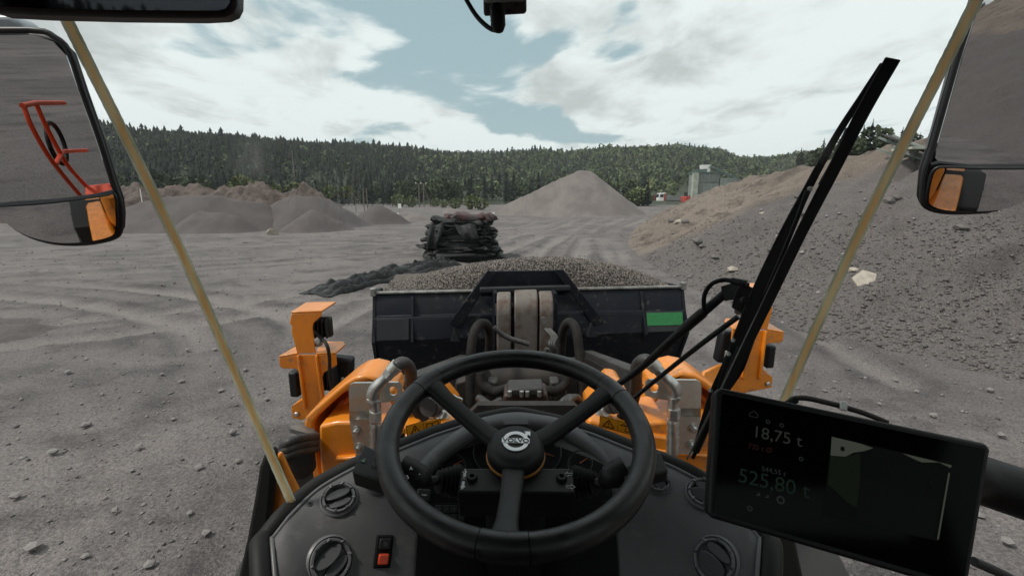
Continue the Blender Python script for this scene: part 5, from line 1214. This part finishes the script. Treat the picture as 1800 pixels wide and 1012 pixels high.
# smooth the profile a little by averaging
_td = np.linspace(0, .55, 400); _tz = np.array([np.mean([zprof(max(0, d + o)) for o in np.linspace(-.018, .018, 7)]) for d in _td])
_tx = np.linspace(-.42, .43, 600); _ty = np.array([np.mean([yfar(x + o) for o in np.linspace(-.02, .02, 9)]) for x in _tx])
def zs(d): return float(np.interp(d, _td, _tz))
def ys(x): return float(np.interp(x, _tx, _ty))
def zo(x): return float(np.interp(abs(x - CX), [0, .09, .17, .235, .31, .36, .387, .398], [.010, .008, .005, -.001, -.010, -.020, -.030, -.042]))
tap = lambda d: float(np.interp(d, [0, .1, .2, .3, .5], [1, .86, .765, .69, .58]))
def surf(x, d, lift=0.0): return Vector((CX + (x - CX) * tap(d), ys(x) - d, Ez + zs(d) + zo(x) + lift))
rows = [[Vector((CX + (x - CX) * tap(d), ys(x) - d, Ez + zs(d) + zo(x))) for d in ds] for x in xs]
top = MB(); top.loft(rows, closed=False)
nds = len(ds)
obj("dash_panel", top, M_dash, dash, 180)
back = MB(); back.loft([[r_[0] + Vector((0, 0.001, 0)), r_[0] + Vector((0, 0.004, -.5))] for r_ in rows], closed=False); obj("dash_back", back, M_blackm, dash)
def inset(d_off, z_off): return [Vector((x, ys(x) - d_off, Ez + zs(max(d_off, 0)) + z_off)) for x in xs]
def offs(pts, k):
    o_ = []
    for i, q in enumerate(pts):
        t = pts[min(i + 2, len(pts) - 1)] - pts[max(i - 2, 0)]; nn = Vector((-t.y, t.x, 0)).normalized(); o_.append(q + nn * k)
    return o_
edge = [q.copy() for q in rows[0][22:0:-2]] + [r_[0] for r_ in rows] + [q.copy() for q in rows[-1][1:23:2]]
obj("rubber_gasket", MB().tube([q + Vector((0, 0, -.006)) for q in offs(edge, .012)], .016, 10, 0), M_rubber, dash, 60)
obj("edge_trim", MB().tube([q + Vector((0, 0, .0005)) for q in offs(edge, -.006)], .0036, 8, 0), M_dash2, dash, 60)
# side edges
for sg in (-1, 1):
    e0 = rows[0] if sg < 0 else rows[-1]
    obj("dash_side", MB().loft([[q, q + Vector((sg * .012, 0.012, -.012)), q + Vector((sg * .012, .10, -.2))] for q in e0], closed=False), M_blackm, dash, 60)
# crescent hood over the instruments
hp_ = [(708, 852), (738, 822), (778, 782), (835, 744), (870, 733), (908, 729), (945, 732), (985, 740), (1030, 768), (1066, 800), (1096, 838)]
cen = []
for px, py in hp_:
    f = min(1, abs(px - 905) / 195); z_ = -.462 - .070 * f ** 1.8; cen.append(PZ(px, py, Ez + z_))
cen = spline(cen, 6); rings = []
for i, q in enumerate(cen):
    t = (cen[min(i + 1, len(cen) - 1)] - cen[max(i - 1, 0)]).normalized(); s = Vector((-t.y, t.x, 0)).normalized(); f = abs(i / (len(cen) - 1) * 2 - 1)
    wv = .026 * (1 - .45 * f)
    rings.append([q + s * wv * 1.3 + Vector((0, 0, -.03)), q + s * wv + Vector((0, 0, -.006)), q + s * wv * .4 + Vector((0, 0, .001)), q - s * wv * .5 + Vector((0, 0, 0)), q - s * wv + Vector((0, 0, -.007)), q - s * wv + Vector((0, 0, -.02)), q - s * wv * .6 + Vector((0, 0, -.03))])
obj("cluster_hood", MB().loft(rings), M_dash, dash, 60)
# black centre panel
def cpanel(x, d): return surf(CX + (x - CX) / tap(d) * (1 - .25 * d), d, .010 if d > .085 else .004)
cx0, cx1 = CX - .182, CX + .186
mb = MB(); rows_c = []
for x in np.linspace(cx0, cx1, 24): rows_c.append([cpanel(x, d) for d in np.linspace(.062, .5, 40)])
mb.loft(rows_c, closed=False); cl = obj("instrument_panel", mb, M_blackm, dash, 180)
M_gauge = pm("gauge_print", (.055, .06, .062), .6); M_needle = pm("needle", (.30, .07, .02), .6)
_tt = np.interp(np.zeros(1), [0], [1])
def dash_uv(x, y):
    d_ = _ty - y; f = CX + (_tx - CX) * np.interp(d_, [0, .1, .2, .3, .5], [1, .86, .765, .69, .58]) - x
    f = np.where((d_ < 0) | (np.abs(_tx - CX) > .394), 9, np.abs(f)); k = int(f.argmin()); return float(_tx[k]), float(d_[k]), float(f[k])
def dash_at(px, py, lift=.0):
    d = ray(px, py)
    for t in np.linspace(.42, 1.2, 1200):
        q = EYE + d * t
        if abs(q.x - CX) < .4 and q.z < Ez - .4:
            x0, dd, er_ = dash_uv(q.x, q.y)
            if er_ < .004 and dd < .5 and q.z <= Ez + zs(dd) + zo(x0) + lift: return q, (x0, dd)
    return EYE + d * .8, (.2, .1)
def dash_n(_x, uvd):
    x0, dd = uvd; e = .006; a = surf(x0, dd); return (surf(x0 + e, dd) - a).cross(a - surf(x0, dd + e)).normalized()
for px, py, s_ in ((866, 795, .040), (952, 795, .040), (797, 818, .024), (1020, 814, .024)):
    q, dd = dash_at(px, py, .012); n_ = dash_n(q.x, dd); n_ = n_ if n_.z > 0 else -n_
    gq = obj("gauge", MB().lathe([(s_, .001), (s_ * 1.03, .004), (s_ * 1.06, .001)], q, n_, 40, False), M_gauge, dash, 60)
    u_ = Vector((1, 0, 0)); v_ = n_.cross(u_).normalized()
    tk = MB()
    for a in np.linspace(-.6, math.pi + .6, 15):
        dv = u_ * math.cos(a) + v_ * math.sin(a); tk.beam(q + n_ * .002 + dv * s_ * .80, q + n_ * .002 + dv * s_ * .93, .0012, .0006, up=n_)
    t_ = obj("dial_marks", tk, M_gauge, gq); t_["kind"] = "stuff"
    dv = u_ * .85 + v_ * (-.25 if s_ > .03 else .5); obj("needle", MB().beam(q + n_ * .003, q + n_ * .003 + dv * s_ * .8, .0022, .001, .0008, .001, up=n_), M_needle, gq)
# air vents
def vent(px, py, r_, tilt, label, grp="air vents in the dashboard"):
    q, dd = dash_at(px, py); n_ = dash_n(q.x, dd); n_ = n_ if n_.z > 0 else -n_
    v = obj("air_vent", MB().lathe([(r_ * 1.16, -.004), (r_ * 1.14, .003), (r_ * 1.04, .006), (r_ * 1.02, .003), (r_ * .99, .004), (r_ * .94, .0095), (r_ * .84, .0095), (r_ * .78, .004), (r_ * .78, -.004)], q, n_, 40, False), M_dash2, dash, 35, label=label)
    rot = Matrix.Rotation(tilt, 3, n_); u_ = rot @ n_.orthogonal().normalized(); u_ = rot @ (Vector((1, 0, 0)) - n_ * n_.x).normalized(); w_ = n_.cross(u_)
    obj("vent_well", MB().lathe([(0, -.002), (r_ * .80, -.002)], q, n_, 32, False), M_blackm, v)
    mb = MB(); pts = []
    for off, sc in ((.20, .72), (-.42, .55)):          # two flaps, each a shallow tilted disc segment
        c_ = q + w_ * off * r_ + n_ * .004; nn = (n_ + w_ * (.45 if off > 0 else .2)).normalized(); uu = u_; ww = nn.cross(uu)
        ring = [c_ + uu * math.cos(a) * r_ * (.74 if off > 0 else .66) + ww * math.sin(a) * r_ * (.40 if off > 0 else .26) for a in np.linspace(0, 2 * math.pi, 28, endpoint=False)]
        obj("vent_flap", MB().prism(ring, nn * .004), M_flap, v, bevel=.001)
    for k in range(8):
        a = k * math.pi / 4 + .3; c_ = q + (u_ * math.cos(a) + w_ * math.sin(a)) * r_ * .89 + n_ * .0098
        obj("ring_notch", MB().box(c_, (.006, .004, .003), Matrix.Rotation(a, 3, n_)), M_dash2 if k % 2 else M_flap, v, bevel=.0006)
    return v
vent(596, 877, .0285, .55, "smaller round vent beside the tan glass seam"); vent(580, 985, .0335, .9, "larger round vent below the smaller one")
vent(1238, 868, .0285, 2.5, "round vent half covered by the monitor"); vent(1258, 985, .0335, 2.2, "large round vent below the monitor")
vent(664, 850, .020, .5, "small vent half hidden by the wheel rim"); vent(1158, 848, .020, 2.6, "small vent behind the indicator stalk")
q, dd = dash_at(545, 886); n_ = dash_n(q.x, dd); n_ = n_ if n_.z > 0 else -n_; obj("screw", MB().lathe([(0, 0), (.0045, 0), (.0045, .0012), (.002, .0016), (.002, .0004), (0, .0004)], q, n_, 16), M_darksteel, dash, 30)
# rocker switch panel
q, dd = dash_at(674, 968); n_ = dash_n(q.x, dd); n_ = n_ if n_.z > 0 else -n_; u_ = (Vector((1, 0, 0)) - n_ * n_.x).normalized(); v_ = n_.cross(u_)
Rm = Matrix((u_, v_, n_)).transposed()
sp_ = obj("switch_panel", MB().box(q + n_ * .001, (.030, .050, .006), Rm), M_blackm, dash, bevel=.003)
obj("blank_switch", MB().box(q + n_ * .005 + v_ * .011, (.020, .017, .006), Rm), M_black, sp_, bevel=.002)
obj("rocker_switch", MB().box(q + n_ * .006 - v_ * .0115, (.017, .016, .009), Rm @ Matrix.Rotation(.2, 3, 'X')), M_red, sp_, bevel=.002)
text("icon", "o", q + n_ * .0082 + v_ * .011, u_, v_, .012, M_mark if False else M_gauge, sp_)
# keypad
M_key = pm("key_black", (.014, .014, .015), .5); M_keyp = pm("key_print", (.10, .10, .10), .6)
q, dd = dash_at(788, 910, .012); n_ = dash_n(q.x, dd); n_ = n_ if n_.z > 0 else -n_; u_ = (Vector((1, 0, 0)) - n_ * n_.x).normalized(); v_ = n_.cross(u_); Rm = Matrix((u_, v_, n_)).transposed()
kp = obj("keypad", MB().box(q + n_ * .002, (.066, .052, .006), Rm), M_blackm, dash, bevel=.002)
sym = ["OK", "0", "O", "0", "<", ")O(", "D", "X", "-", "o", "=", "SETUP"]
for j in range(3):
    for i in range(4):
        c_ = q + n_ * .0058 + u_ * (-.0235 + i * .0157) + v_ * (.0155 - j * .0155)
        kb = obj("key", MB().box(c_, (.0140, .0138, .003), Rm), M_key, kp, bevel=.0012)
        text("key_symbol", sym[j * 4 + i], c_ + n_ * .0017, u_, v_, .0032 if len(sym[j * 4 + i]) > 2 else .006, M_keyp, kp, ext=.0001)
q, dd = dash_at(744, 870, .012); n_ = dash_n(q.x, dd); n_ = n_ if n_.z > 0 else -n_; v_ = n_.cross(Vector((1, 0, 0))).normalized(); Rm = Matrix((v_.cross(n_), v_, n_)).transposed()
bk = obj("blank_button", MB().box(q + n_ * .002, (.026, .022, .006), Rm), M_key, dash, bevel=.003); obj("minus_mark", MB().box(q + n_ * .0055, (.010, .0018, .0006), Rm), M_mark, bk)

# warning labels on the glass just above the dash
def label_plate(c, lab, second=None):
    r = thing("warning_label", lab, "label", sum(c, Vector()) / 4); u_ = (c[1] - c[0]); v_ = (c[0] - c[3]); n_ = u_.cross(v_).normalized(); n_ = n_ if n_.y < 0 else -n_
    obj("label_plate", MB().prism(c, -n_ * .001), M_yellow, r)
    at = lambda a, b, l=.0006: c[3] + (c[2] - c[3]) * a + v_ * b + n_ * l
    def line(pts, w_, name): 
        mb = MB()
        for (a0, b0), (a1, b1) in zip(pts[:-1], pts[1:]): mb.beam(at(a0, b0), at(a1, b1), w_, .0004, up=n_)
        obj(name, mb, M_print, r)
    line([(.01, .03), (.99, .03), (.99, .97), (.01, .97), (.01, .03)], .0012, "border"); line([(.5, .04), (.5, .96)], .0008, "divider_line")
    line([(.10, .16), (.40, .16), (.25, .82), (.10, .16)], .0022, "warning_triangle"); line([(.25, .60), (.25, .38)], .0026, "exclamation_mark"); line([(.25, .29), (.25, .25)], .0026, "exclamation_dot")
    if second is None: line([(.58, .30), (.58, .70), (.745, .64), (.75, .26), (.755, .64), (.92, .70), (.92, .30), (.75, .24), (.58, .30), ], .0018, "book_symbol"); line([(.56, .24), (.75, .17), (.94, .24)], .0026, "book_cover")
    else: line([(.56, .62), (.66, .80), (.72, .62), (.80, .78), (.88, .62), (.56, .62)], .0018, "machine_symbol"); line([(.70, .45), (.70, .2), (.9, .2), (.9, .45)], .0018, "book_symbol")
    return r
label_plate([P(713, 748, .905), P(773, 735, .93), P(776, 753, .93), P(716, 771, .905)], "yellow warning label with a triangle and an open book above the dash")
label_plate([P(1055, 730, .93), P(1118, 745, .905), P(1118, 766, .905), P(1053, 749, .93)], "yellow warning label with a triangle, cut off by the wheel rim", 1)
yl = thing("warning_label", "narrow black and yellow label, mostly hidden behind the wheel rim", "label", P(708, 766, .90)); obj("label_plate", MB().prism([P(704, 757, .903), P(711, 753, .905), P(713, 772, .905), P(703, 776, .903)], (0, .001, 0)), M_yellow, yl)
obj("print_block", MB().prism([P(704, 765, .902), P(710, 760, .903), P(711, 768, .903), P(704, 772, .902)], (0, .0006, 0)), M_print, yl)

# ------------------------------------------------------------------ steering wheel
TH = math.radians(14); WC = Vector((.006, .67, Ez - .37)); wu = Vector((1, 0, 0)); wv = Vector((0, math.cos(TH), math.sin(TH))); wn = Vector((0, -math.sin(TH), math.cos(TH)))
def wplane(px, py):
    q = PN(px, py, WC, wn) - WC; return q.dot(wu), q.dot(wv)
wheel = thing("steering_wheel", "black three-spoke steering wheel with a silver emblem on its hub", "steering wheel", WC)
RW, rw = .2, .0175
angs = [math.atan2(*wplane(*p_)[::-1]) for p_ in ((757, 677), (1068, 690), (884, 972))]
def arc(a0, a1, rad, n=40, seg=18):
    rings = []
    for a in np.linspace(a0, a1, n):
        d = wu * math.cos(a) + wv * math.sin(a); rings.append([WC + d * (RW + rad * math.cos(b)) + wn * (rad * 1.05 * math.sin(b)) for b in np.linspace(0, 2 * math.pi, seg, endpoint=False)])
    return MB().loft(rings)
half = [.125, .115, .150]; order = sorted(range(3), key=lambda i: angs[i]); gap = .006
for i in range(3):
    a, b = order[i], order[(i + 1) % 3]; a0 = angs[a] + half[a] + gap; a1 = angs[b] - half[b] - gap
    if a1 < a0: a1 += 2 * math.pi
    obj("rim_grip", arc(a0, a1, rw, 64), M_leather, wheel, 60)
obj("rim_core", arc(0, 2 * math.pi - .0001, rw * .93, 96), M_blackm, wheel, 60)
for i, a in enumerate(angs):
    obj("rim_joint", arc(a - half[i], a + half[i], rw * 1.03, 14), M_leather, wheel, 60)
    d = wu * math.cos(a) + wv * math.sin(a); t = wn.cross(d)
    rings = []
    for s, w_, h_, dz in ((.030, .019, .011, -.048), (.06, .0175, .010, -.044), (.11, .0155, .0095, -.030), (.155, .0155, .0095, -.014), (.178, .018, .0105, -.003), (.196, .022, .012, 0)):
        c_ = WC + d * s + wn * dz; rings.append([c_ + t * (w_ * (math.copysign(abs(math.cos(q)) ** .7, math.cos(q)))) + wn * (h_ * (math.copysign(abs(math.sin(q)) ** .7, math.sin(q)))) for q in np.linspace(0, 2 * math.pi, 20, endpoint=False)])
    obj("spoke", MB().loft(rings), M_black, wheel, 60)
HB = WC + wn * -.044
hub = obj("hub", MB().lathe([(.034, -.062), (.040, -.045), (.0455, -.020), (.0475, -.007), (.0475, .001), (.0465, .007), (.0435, .0125), (.037, .0165), (.027, .0180), (0, .0183)], HB, wn, 56), M_black, wheel, 50)
obj("hub_ring", MB().lathe([(.0472, -.0135), (.0488, -.0130), (.0492, -.0105), (.0484, -.0085), (.0470, -.008)], HB, wn, 56, False), M_ring, hub, 60)
# emblem: ring with an arrow and a name bar
er = math.radians(-3); eu = wu * math.cos(er) + wv * math.sin(er); ev_ = wn.cross(eu); EC = HB + wn * .0186 + ev_ * .001
ring = [(.0150, .0), (.0150, .0018), (.0215, .0018), (.0215, 0)]
obj("emblem_ring", MB().lathe(ring, EC, wn, 56, False), M_silver, hub, 40)
obj("emblem_bar", MB().box(EC + wn * .0014, (.0455, .0104, .0022), Matrix((eu, ev_, wn)).transposed()), M_silver, hub, bevel=.0004)
obj("emblem_disc", MB().lathe([(0, .0003), (.0150, .0003)], EC, wn, 40, False), M_print, hub)
A0 = EC + (eu + ev_).normalized() * .0205; dd_ = (eu + ev_).normalized(); de_ = wn.cross(dd_)
obj("emblem_arrow", MB().prism([EC + eu * .0130 + ev_ * .0222, EC + eu * .0235 + ev_ * .0222, EC + eu * .0235 + ev_ * .0118, EC + eu * .0202 + ev_ * .0150, EC + eu * .0165 + ev_ * .0105, EC + eu * .0125 + ev_ * .0145, EC + eu * .0162 + ev_ * .0187], wn * .0019), M_silver, hub)
tx = text("emblem_name", "VOLVO", EC + wn * .0027, eu, ev_, .0112, M_print, hub); tx.data.offset = .00022

# ------------------------------------------------------------------ steering column with stalks
colm = thing("steering_column", "black steering column box with two stalks and printed arrows", "steering column", WC - wn * .12)
def colpt(a, b, c): return WC + wu * a + wv * b + wn * c
def cp2(px, py, c):                                   # point on a plane below the wheel
    o = WC + wn * c; return PN(px, py, o, wn)
zc = -.058
tl, tr_, br_, bl_ = cp2(811, 822, zc), cp2(1007, 822, zc), cp2(1012, 866, zc), cp2(804, 864, zc)
obj("column_box", MB().prism([tl, tr_, br_, bl_], -wn * .055), M_black, colm, bevel=.003)
obj("column_shroud", MB().lathe([(.036, 0), (.040, -.02), (.052, -.08), (.055, -.3)], WC + wn * -.06 + wv * .0, wn, 32), M_blackm, colm, 50)
for q in ((830, 841), (987, 841)):
    c_ = cp2(*q, zc); s_ = obj("screw_cap", MB().lathe([(0, .0), (.0085, 0), (.0085, .004), (.007, .007), (.004, .007), (.004, .003), (0, .003)], c_, wn, 20), M_black, colm, 30)
for q, s_ in (((818, 825), "F"), ((815.5, 840), "N"), ((812, 858), "R")): text("letter", s_, cp2(*q, zc + .0006), wu, wv, .005, M_mark, colm)
def arrow(q, sg, up=False, fill=False):
    c_ = cp2(*q, zc + .0005); A = [(-.007, 0), (-.0015, .0045), (-.0015, .002), (.006, .002), (.006, -.002), (-.0015, -.002), (-.0015, -.0045), (-.007, 0)]
    mb = MB()
    for (a0, b0), (a1, b1) in zip(A[:-1], A[1:]): mb.beam(c_ + wu * a0 * sg + wv * b0, c_ + wu * a1 * sg + wv * b1, .0006, .0004, up=wn)
    obj("turn_arrow", mb, M_mark, colm)
arrow((1000, 833), 1); arrow((1003, 855), -1)
def tall_arrow(q, sg):
    c_ = cp2(*q, zc + .0003); A = [(0, .008), (.0042, .003), (.002, .003), (.002, -.006), (-.002, -.006), (-.002, .003), (-.0042, .003)]
    obj("drive_arrow", MB().prism([c_ + wu * a + wv * b * sg for a, b in A], wn * .0003), M_mark, colm)
tall_arrow((817, 832), 1); tall_arrow((814, 851), -1)
def stalk(base, end, knob_to, marks, lab, right=False):
    b0, e0 = cp2(*base, zc - .022), cp2(*end, zc - .002); ax = (e0 - b0).normalized()
    st = obj("stalk", MB().tube([b0, b0.lerp(e0, .5) + wn * .004, e0], .0075, 14), M_black, colm, 60, label=lab)
    bel = MB(); n_ = 13; rr3 = [.024 - .012 * i / n_ + (.004 if i % 2 else -.003) for i in range(n_)]
    bel.tube([b0 + ax * (.045 * i / n_ - .005) for i in range(n_)], rr3, 20, 0); obj("bellows", bel, M_rubber, st, 40)
    k0, k1 = cp2(*knob_to[0], zc + .012), cp2(*knob_to[1], zc + .022); obj("knob", MB().tube([e0, k0, k0.lerp(k1, .5), k1], [.009, .0185, .021, .020], 20, 4), M_black, st, 50)
    return st, k0, k1
st, k0, k1 = stalk((804, 846), (752, 846), ((738, 838), (704, 822)), None, "gear selector stalk with numbers")
for (px, py), s_ in (((722, 823), "4"), ((716, 838), "3"), ((709, 853), "2"), ((737, 833), "\u25c2")):
    q = PN(px, py, k0.lerp(k1, .5) + wn * .022, wn); q = EYE + (q - EYE) * .992
    text("number", s_, q, wu * .8 + wv * .5, wv * .8 - wu * .5, .010 if s_.isdigit() else .007, M_mark, st)
e_ = [cp2(*q, zc + .028) for q in ((700, 836), (640, 778), (617, 812), (690, 850))]
bx_ = obj("selector_box", MB().prism([cp2(*q, zc + .035) for q in ((640, 780), (708, 812), (692, 852), (618, 828))], -wn * .03), M_black, st, bevel=.003)
text("mark", "\u25b2", cp2(640, 808, zc + .036), wu * .9 - wv * .4, wv * .9 + wu * .4, .010, pm("green_print", (.12, .20, .14), .6), st); text("mark", "N", cp2(657, 818, zc + .036), wu * .9 - wv * .4, wv * .9 + wu * .4, .010, M_keyp, st)
st2, k0, k1 = stalk((1014, 848), (1058, 850), ((1072, 838), (1100, 824)), None, "indicator stalk", True)
obj("stalk_end", MB().prism([cp2(*q, zc + .030) for q in ((1092, 822), (1160, 790), (1176, 826), (1100, 846))], -wn * .025), M_black, st2, bevel=.004)
text("mark", "O", PN(1064, 822, k0 + wn * .03, wn), wu, wv, .008, M_gauge, st2)

# ------------------------------------------------------------------ monitor
dTL, dTR, dBL = ray(1263, 684), ray(1741, 783), ray(1246, 906)
mTL, mTR, mBL = EYE + dTL * .52, EYE + dTR * .450, EYE + dBL * .485
mu = (mTR - mTL).normalized(); mn = mu.cross(mTL - mBL).normalized(); mn = mn if mn.y < 0 else -mn; mv = mn.cross(mu)
mon = thing("monitor", "black tablet-like monitor showing weights and a camera picture", "monitor", (mTL + mTR) / 2 - mv * .1)
MN = lambda px, py, l=0.0: PN(px, py, mTL + mn * l, mn)
corn = [(1266, 681), (1735, 779), (1743, 790), (1740, 800), (1702, 1030), (1692, 1040), (1250, 910), (1244, 900), (1257, 690)]
obj("monitor_case", MB().prism([MN(*q) for q in corn], -mn * .028), M_black, mon, bevel=.004, seg=3)
obj("screen_glass", MB().prism([MN(*q, .0006) for q in ((1270, 692), (1731, 789), (1692, 1026), (1254, 900))], mn * .0008), M_screen, mon)
E1 = emit("readout_dim", (.55, .62, .50), .024); E2 = emit("readout_green", (.25, .55, .38), .014); E3 = emit("readout_red", (.6, .16, .12), .02); E4 = emit("icon_dim", (.5, .55, .55), .022)
SU = MN(1480, 790) - MN(1320, 757); SV = MN(1300, 700) - MN(1296, 760)
lift = .0018
def sct(nm, s_, px, py, sz, m): return text(nm, s_, MN(px, py, lift), SU, SV, sz, m, mon, ext=.0001)
sct("readout", "18,75 t", 1369, 768, .0172, E1); sct("readout", "735 t \u00d8", 1336, 787, .0075, E3)
sct("readout", "544,55 t", 1360, 828, .0070, E4); sct("readout", "525,80 t", 1360, 850, .0205, E2)
def house(px, py, s):
    c_ = MN(px, py, lift); u_, v_ = SU.normalized(), SV.normalized(); mb = MB(); A = [(-1, -.6), (1, -.6), (1, .1), (0, .9), (-1, .1), (-1, -.6)]
    for (a0, b0), (a1, b1) in zip(A[:-1], A[1:]): mb.beam(c_ + (u_ * a0 + v_ * b0) * s, c_ + (u_ * a1 + v_ * b1) * s, .0006, .0003, up=mn)
    obj("home_icon", mb, E4, mon)
house(1325, 728, .0042)
def spot(px, py, s, m=None, n_=12, name="icon"): obj(name, MB().lathe([(s * .6, .0003), (s, .0003), (s, 0), (s * .6, 0)], MN(px, py, lift), mn, n_, False), m or E4, mon)
for q in ((1372, 878, .004), (1408, 806, .0022), (1318, 893, .0026), (1350, 741, .0022), (1374, 747, .0022)): spot(*q)
def tri(px, py, s): obj("icon", MB().prism([MN(px - s, py + s * .6, lift), MN(px + s, py + s * .8, lift), MN(px + s, py - s, lift)], mn * .0003), E4, mon)
tri(1332, 868, 4); tri(1348, 872, 3)
C1 = emit("picture_sky", (.42, .47, .36), .075); C2 = emit("picture_green", (.06, .11, .05), .04); C3 = emit("picture_ground", (.05, .06, .055), .02); C4 = emit("picture_dark", (.012, .018, .014), .05)
pic = obj("camera_picture", MB().prism([MN(*q, .0015) for q in ((1462, 766), (1674, 816), (1648, 950), (1446, 905))], mn * .0002), C4, mon)
def ppoly(nm, pts, m, l=.0018): obj(nm, MB().prism([MN(*q, l) for q in pts], mn * .0002), m, pic)
ppoly("picture_sky", [(1462, 767), (1512, 779), (1535, 787), (1520, 792), (1500, 795), (1486, 802), (1460, 800)], C1); ppoly("picture_sky", [(1586, 796), (1673, 817), (1671, 822), (1650, 812), (1620, 812), (1606, 806)], C1)
ppoly("picture_trees", [(1460, 801), (1486, 803), (1512, 796), (1512, 850), (1506, 890), (1492, 884), (1455, 850)], C2); ppoly("picture_ground", [(1512, 840), (1580, 850), (1650, 880), (1640, 946), (1500, 914), (1506, 892)], C3)
ppoly("picture_bin", [(1478, 784), (1484, 785), (1485, 791), (1481, 793), (1477, 790)], C4, .0021)
ppoly("scroll_bar", [(1667, 830), (1670, 831), (1650, 948), (1647, 947)], C1, .0021)
for k in range(5): spot(1650 - 6 * k, 822 + 27 * k, .0055, C3, 16, "menu_button")
obj("mount_arm", MB().tube([MN(1700, 830) - mn * .030, MN(1760, 840) - mn * .05, MN(1830, 862) - mn * .055, MN(1960, 905) - mn * .05], .026, 16, 4), M_black, mon, 60)
bk_ = MN(1560, 850) - mn * .05; obj("mount_plate", MB().box(bk_, (.12, .03, .09), Matrix((mu, mn, mv)).transposed()), M_black, mon, bevel=.006)
# cables over the monitor's back edge
cb = thing("cable_bundle", "thin wires tied with a white cable tie along the monitor's top edge", "cable", MN(1480, 715))
M_wire = [M_rubber, pm("wire_brown", (.06, .035, .03), .6), pm("wire_grey", (.14, .13, .12), .6)]
for k in range(3):
    obj("wire", MB().tube([MN(x_, y_ - 3 - 3 * k) - mn * .025 for x_, y_ in ((1398, 712), (1406, 704), (1430, 702), (1465, 709), (1500, 718), (1540, 730), (1585, 748))], .0013, 8), M_wire[k], cb, 60)
obj("cable_tie", MB().box(MN(1499, 711) - mn * .022, (.006, .006, .010), Matrix((mu, mn, mv)).transposed()), M_white, cb, bevel=.001)
obj("wire_plug", MB().tube([MN(1396, 708) - mn * .022, MN(1412, 699) - mn * .022], .0042, 8, 0), M_rubber, cb, 60)
gl = thing("grab_handle", "short black handle end in the corner beside the monitor", "handle", P(1760, 1000, .62))
obj("grip", MB().tube([P(1712, 986, .60), P(1735, 996, .60), P(1765, 1010, .60), P(1800, 1030, .60), P(1850, 1060, .60)], .007, 12), M_black, gl, 60)

# lettering becomes plain mesh
bpy.context.view_layer.update()
dg = bpy.context.evaluated_depsgraph_get()
for t in TEXTS:
    me = bpy.data.meshes.new_from_object(t.evaluated_get(dg)); xs_ = [q.co.copy() for q in me.vertices]
    if xs_:
        mid = Vector(((min(q.x for q in xs_) + max(q.x for q in xs_)) / 2, (min(q.y for q in xs_) + max(q.y for q in xs_)) / 2, 0)); me.transform(Matrix.Translation(-mid))
        if t.name == 'emblem_name': me.transform(Matrix.Diagonal((1.15, 1, 1, 1)))
    nm, pr, mt, m_ = t.name, t.parent, t.matrix_local.copy(), list(t.data.materials)
    bpy.data.objects.remove(t); o = bpy.data.objects.new(nm, me); COL.objects.link(o); o.parent = pr; o.matrix_local = mt

hz = bpy.data.materials.new("haze_air"); hz.use_nodes = True; t = hz.node_tree; t.nodes.clear()
o_ = t.nodes.new("ShaderNodeOutputMaterial"); pv = t.nodes.new("ShaderNodeVolumePrincipled"); pv.inputs["Color"].default_value = (.86, .92, .95, 1); pv.inputs["Density"].default_value = HAZE
t.links.new(pv.outputs[0], o_.inputs["Volume"])
haze = obj("haze", MB().box((0, 0, 58), (7400, 7400, 124)), hz); haze["kind"] = "stuff"
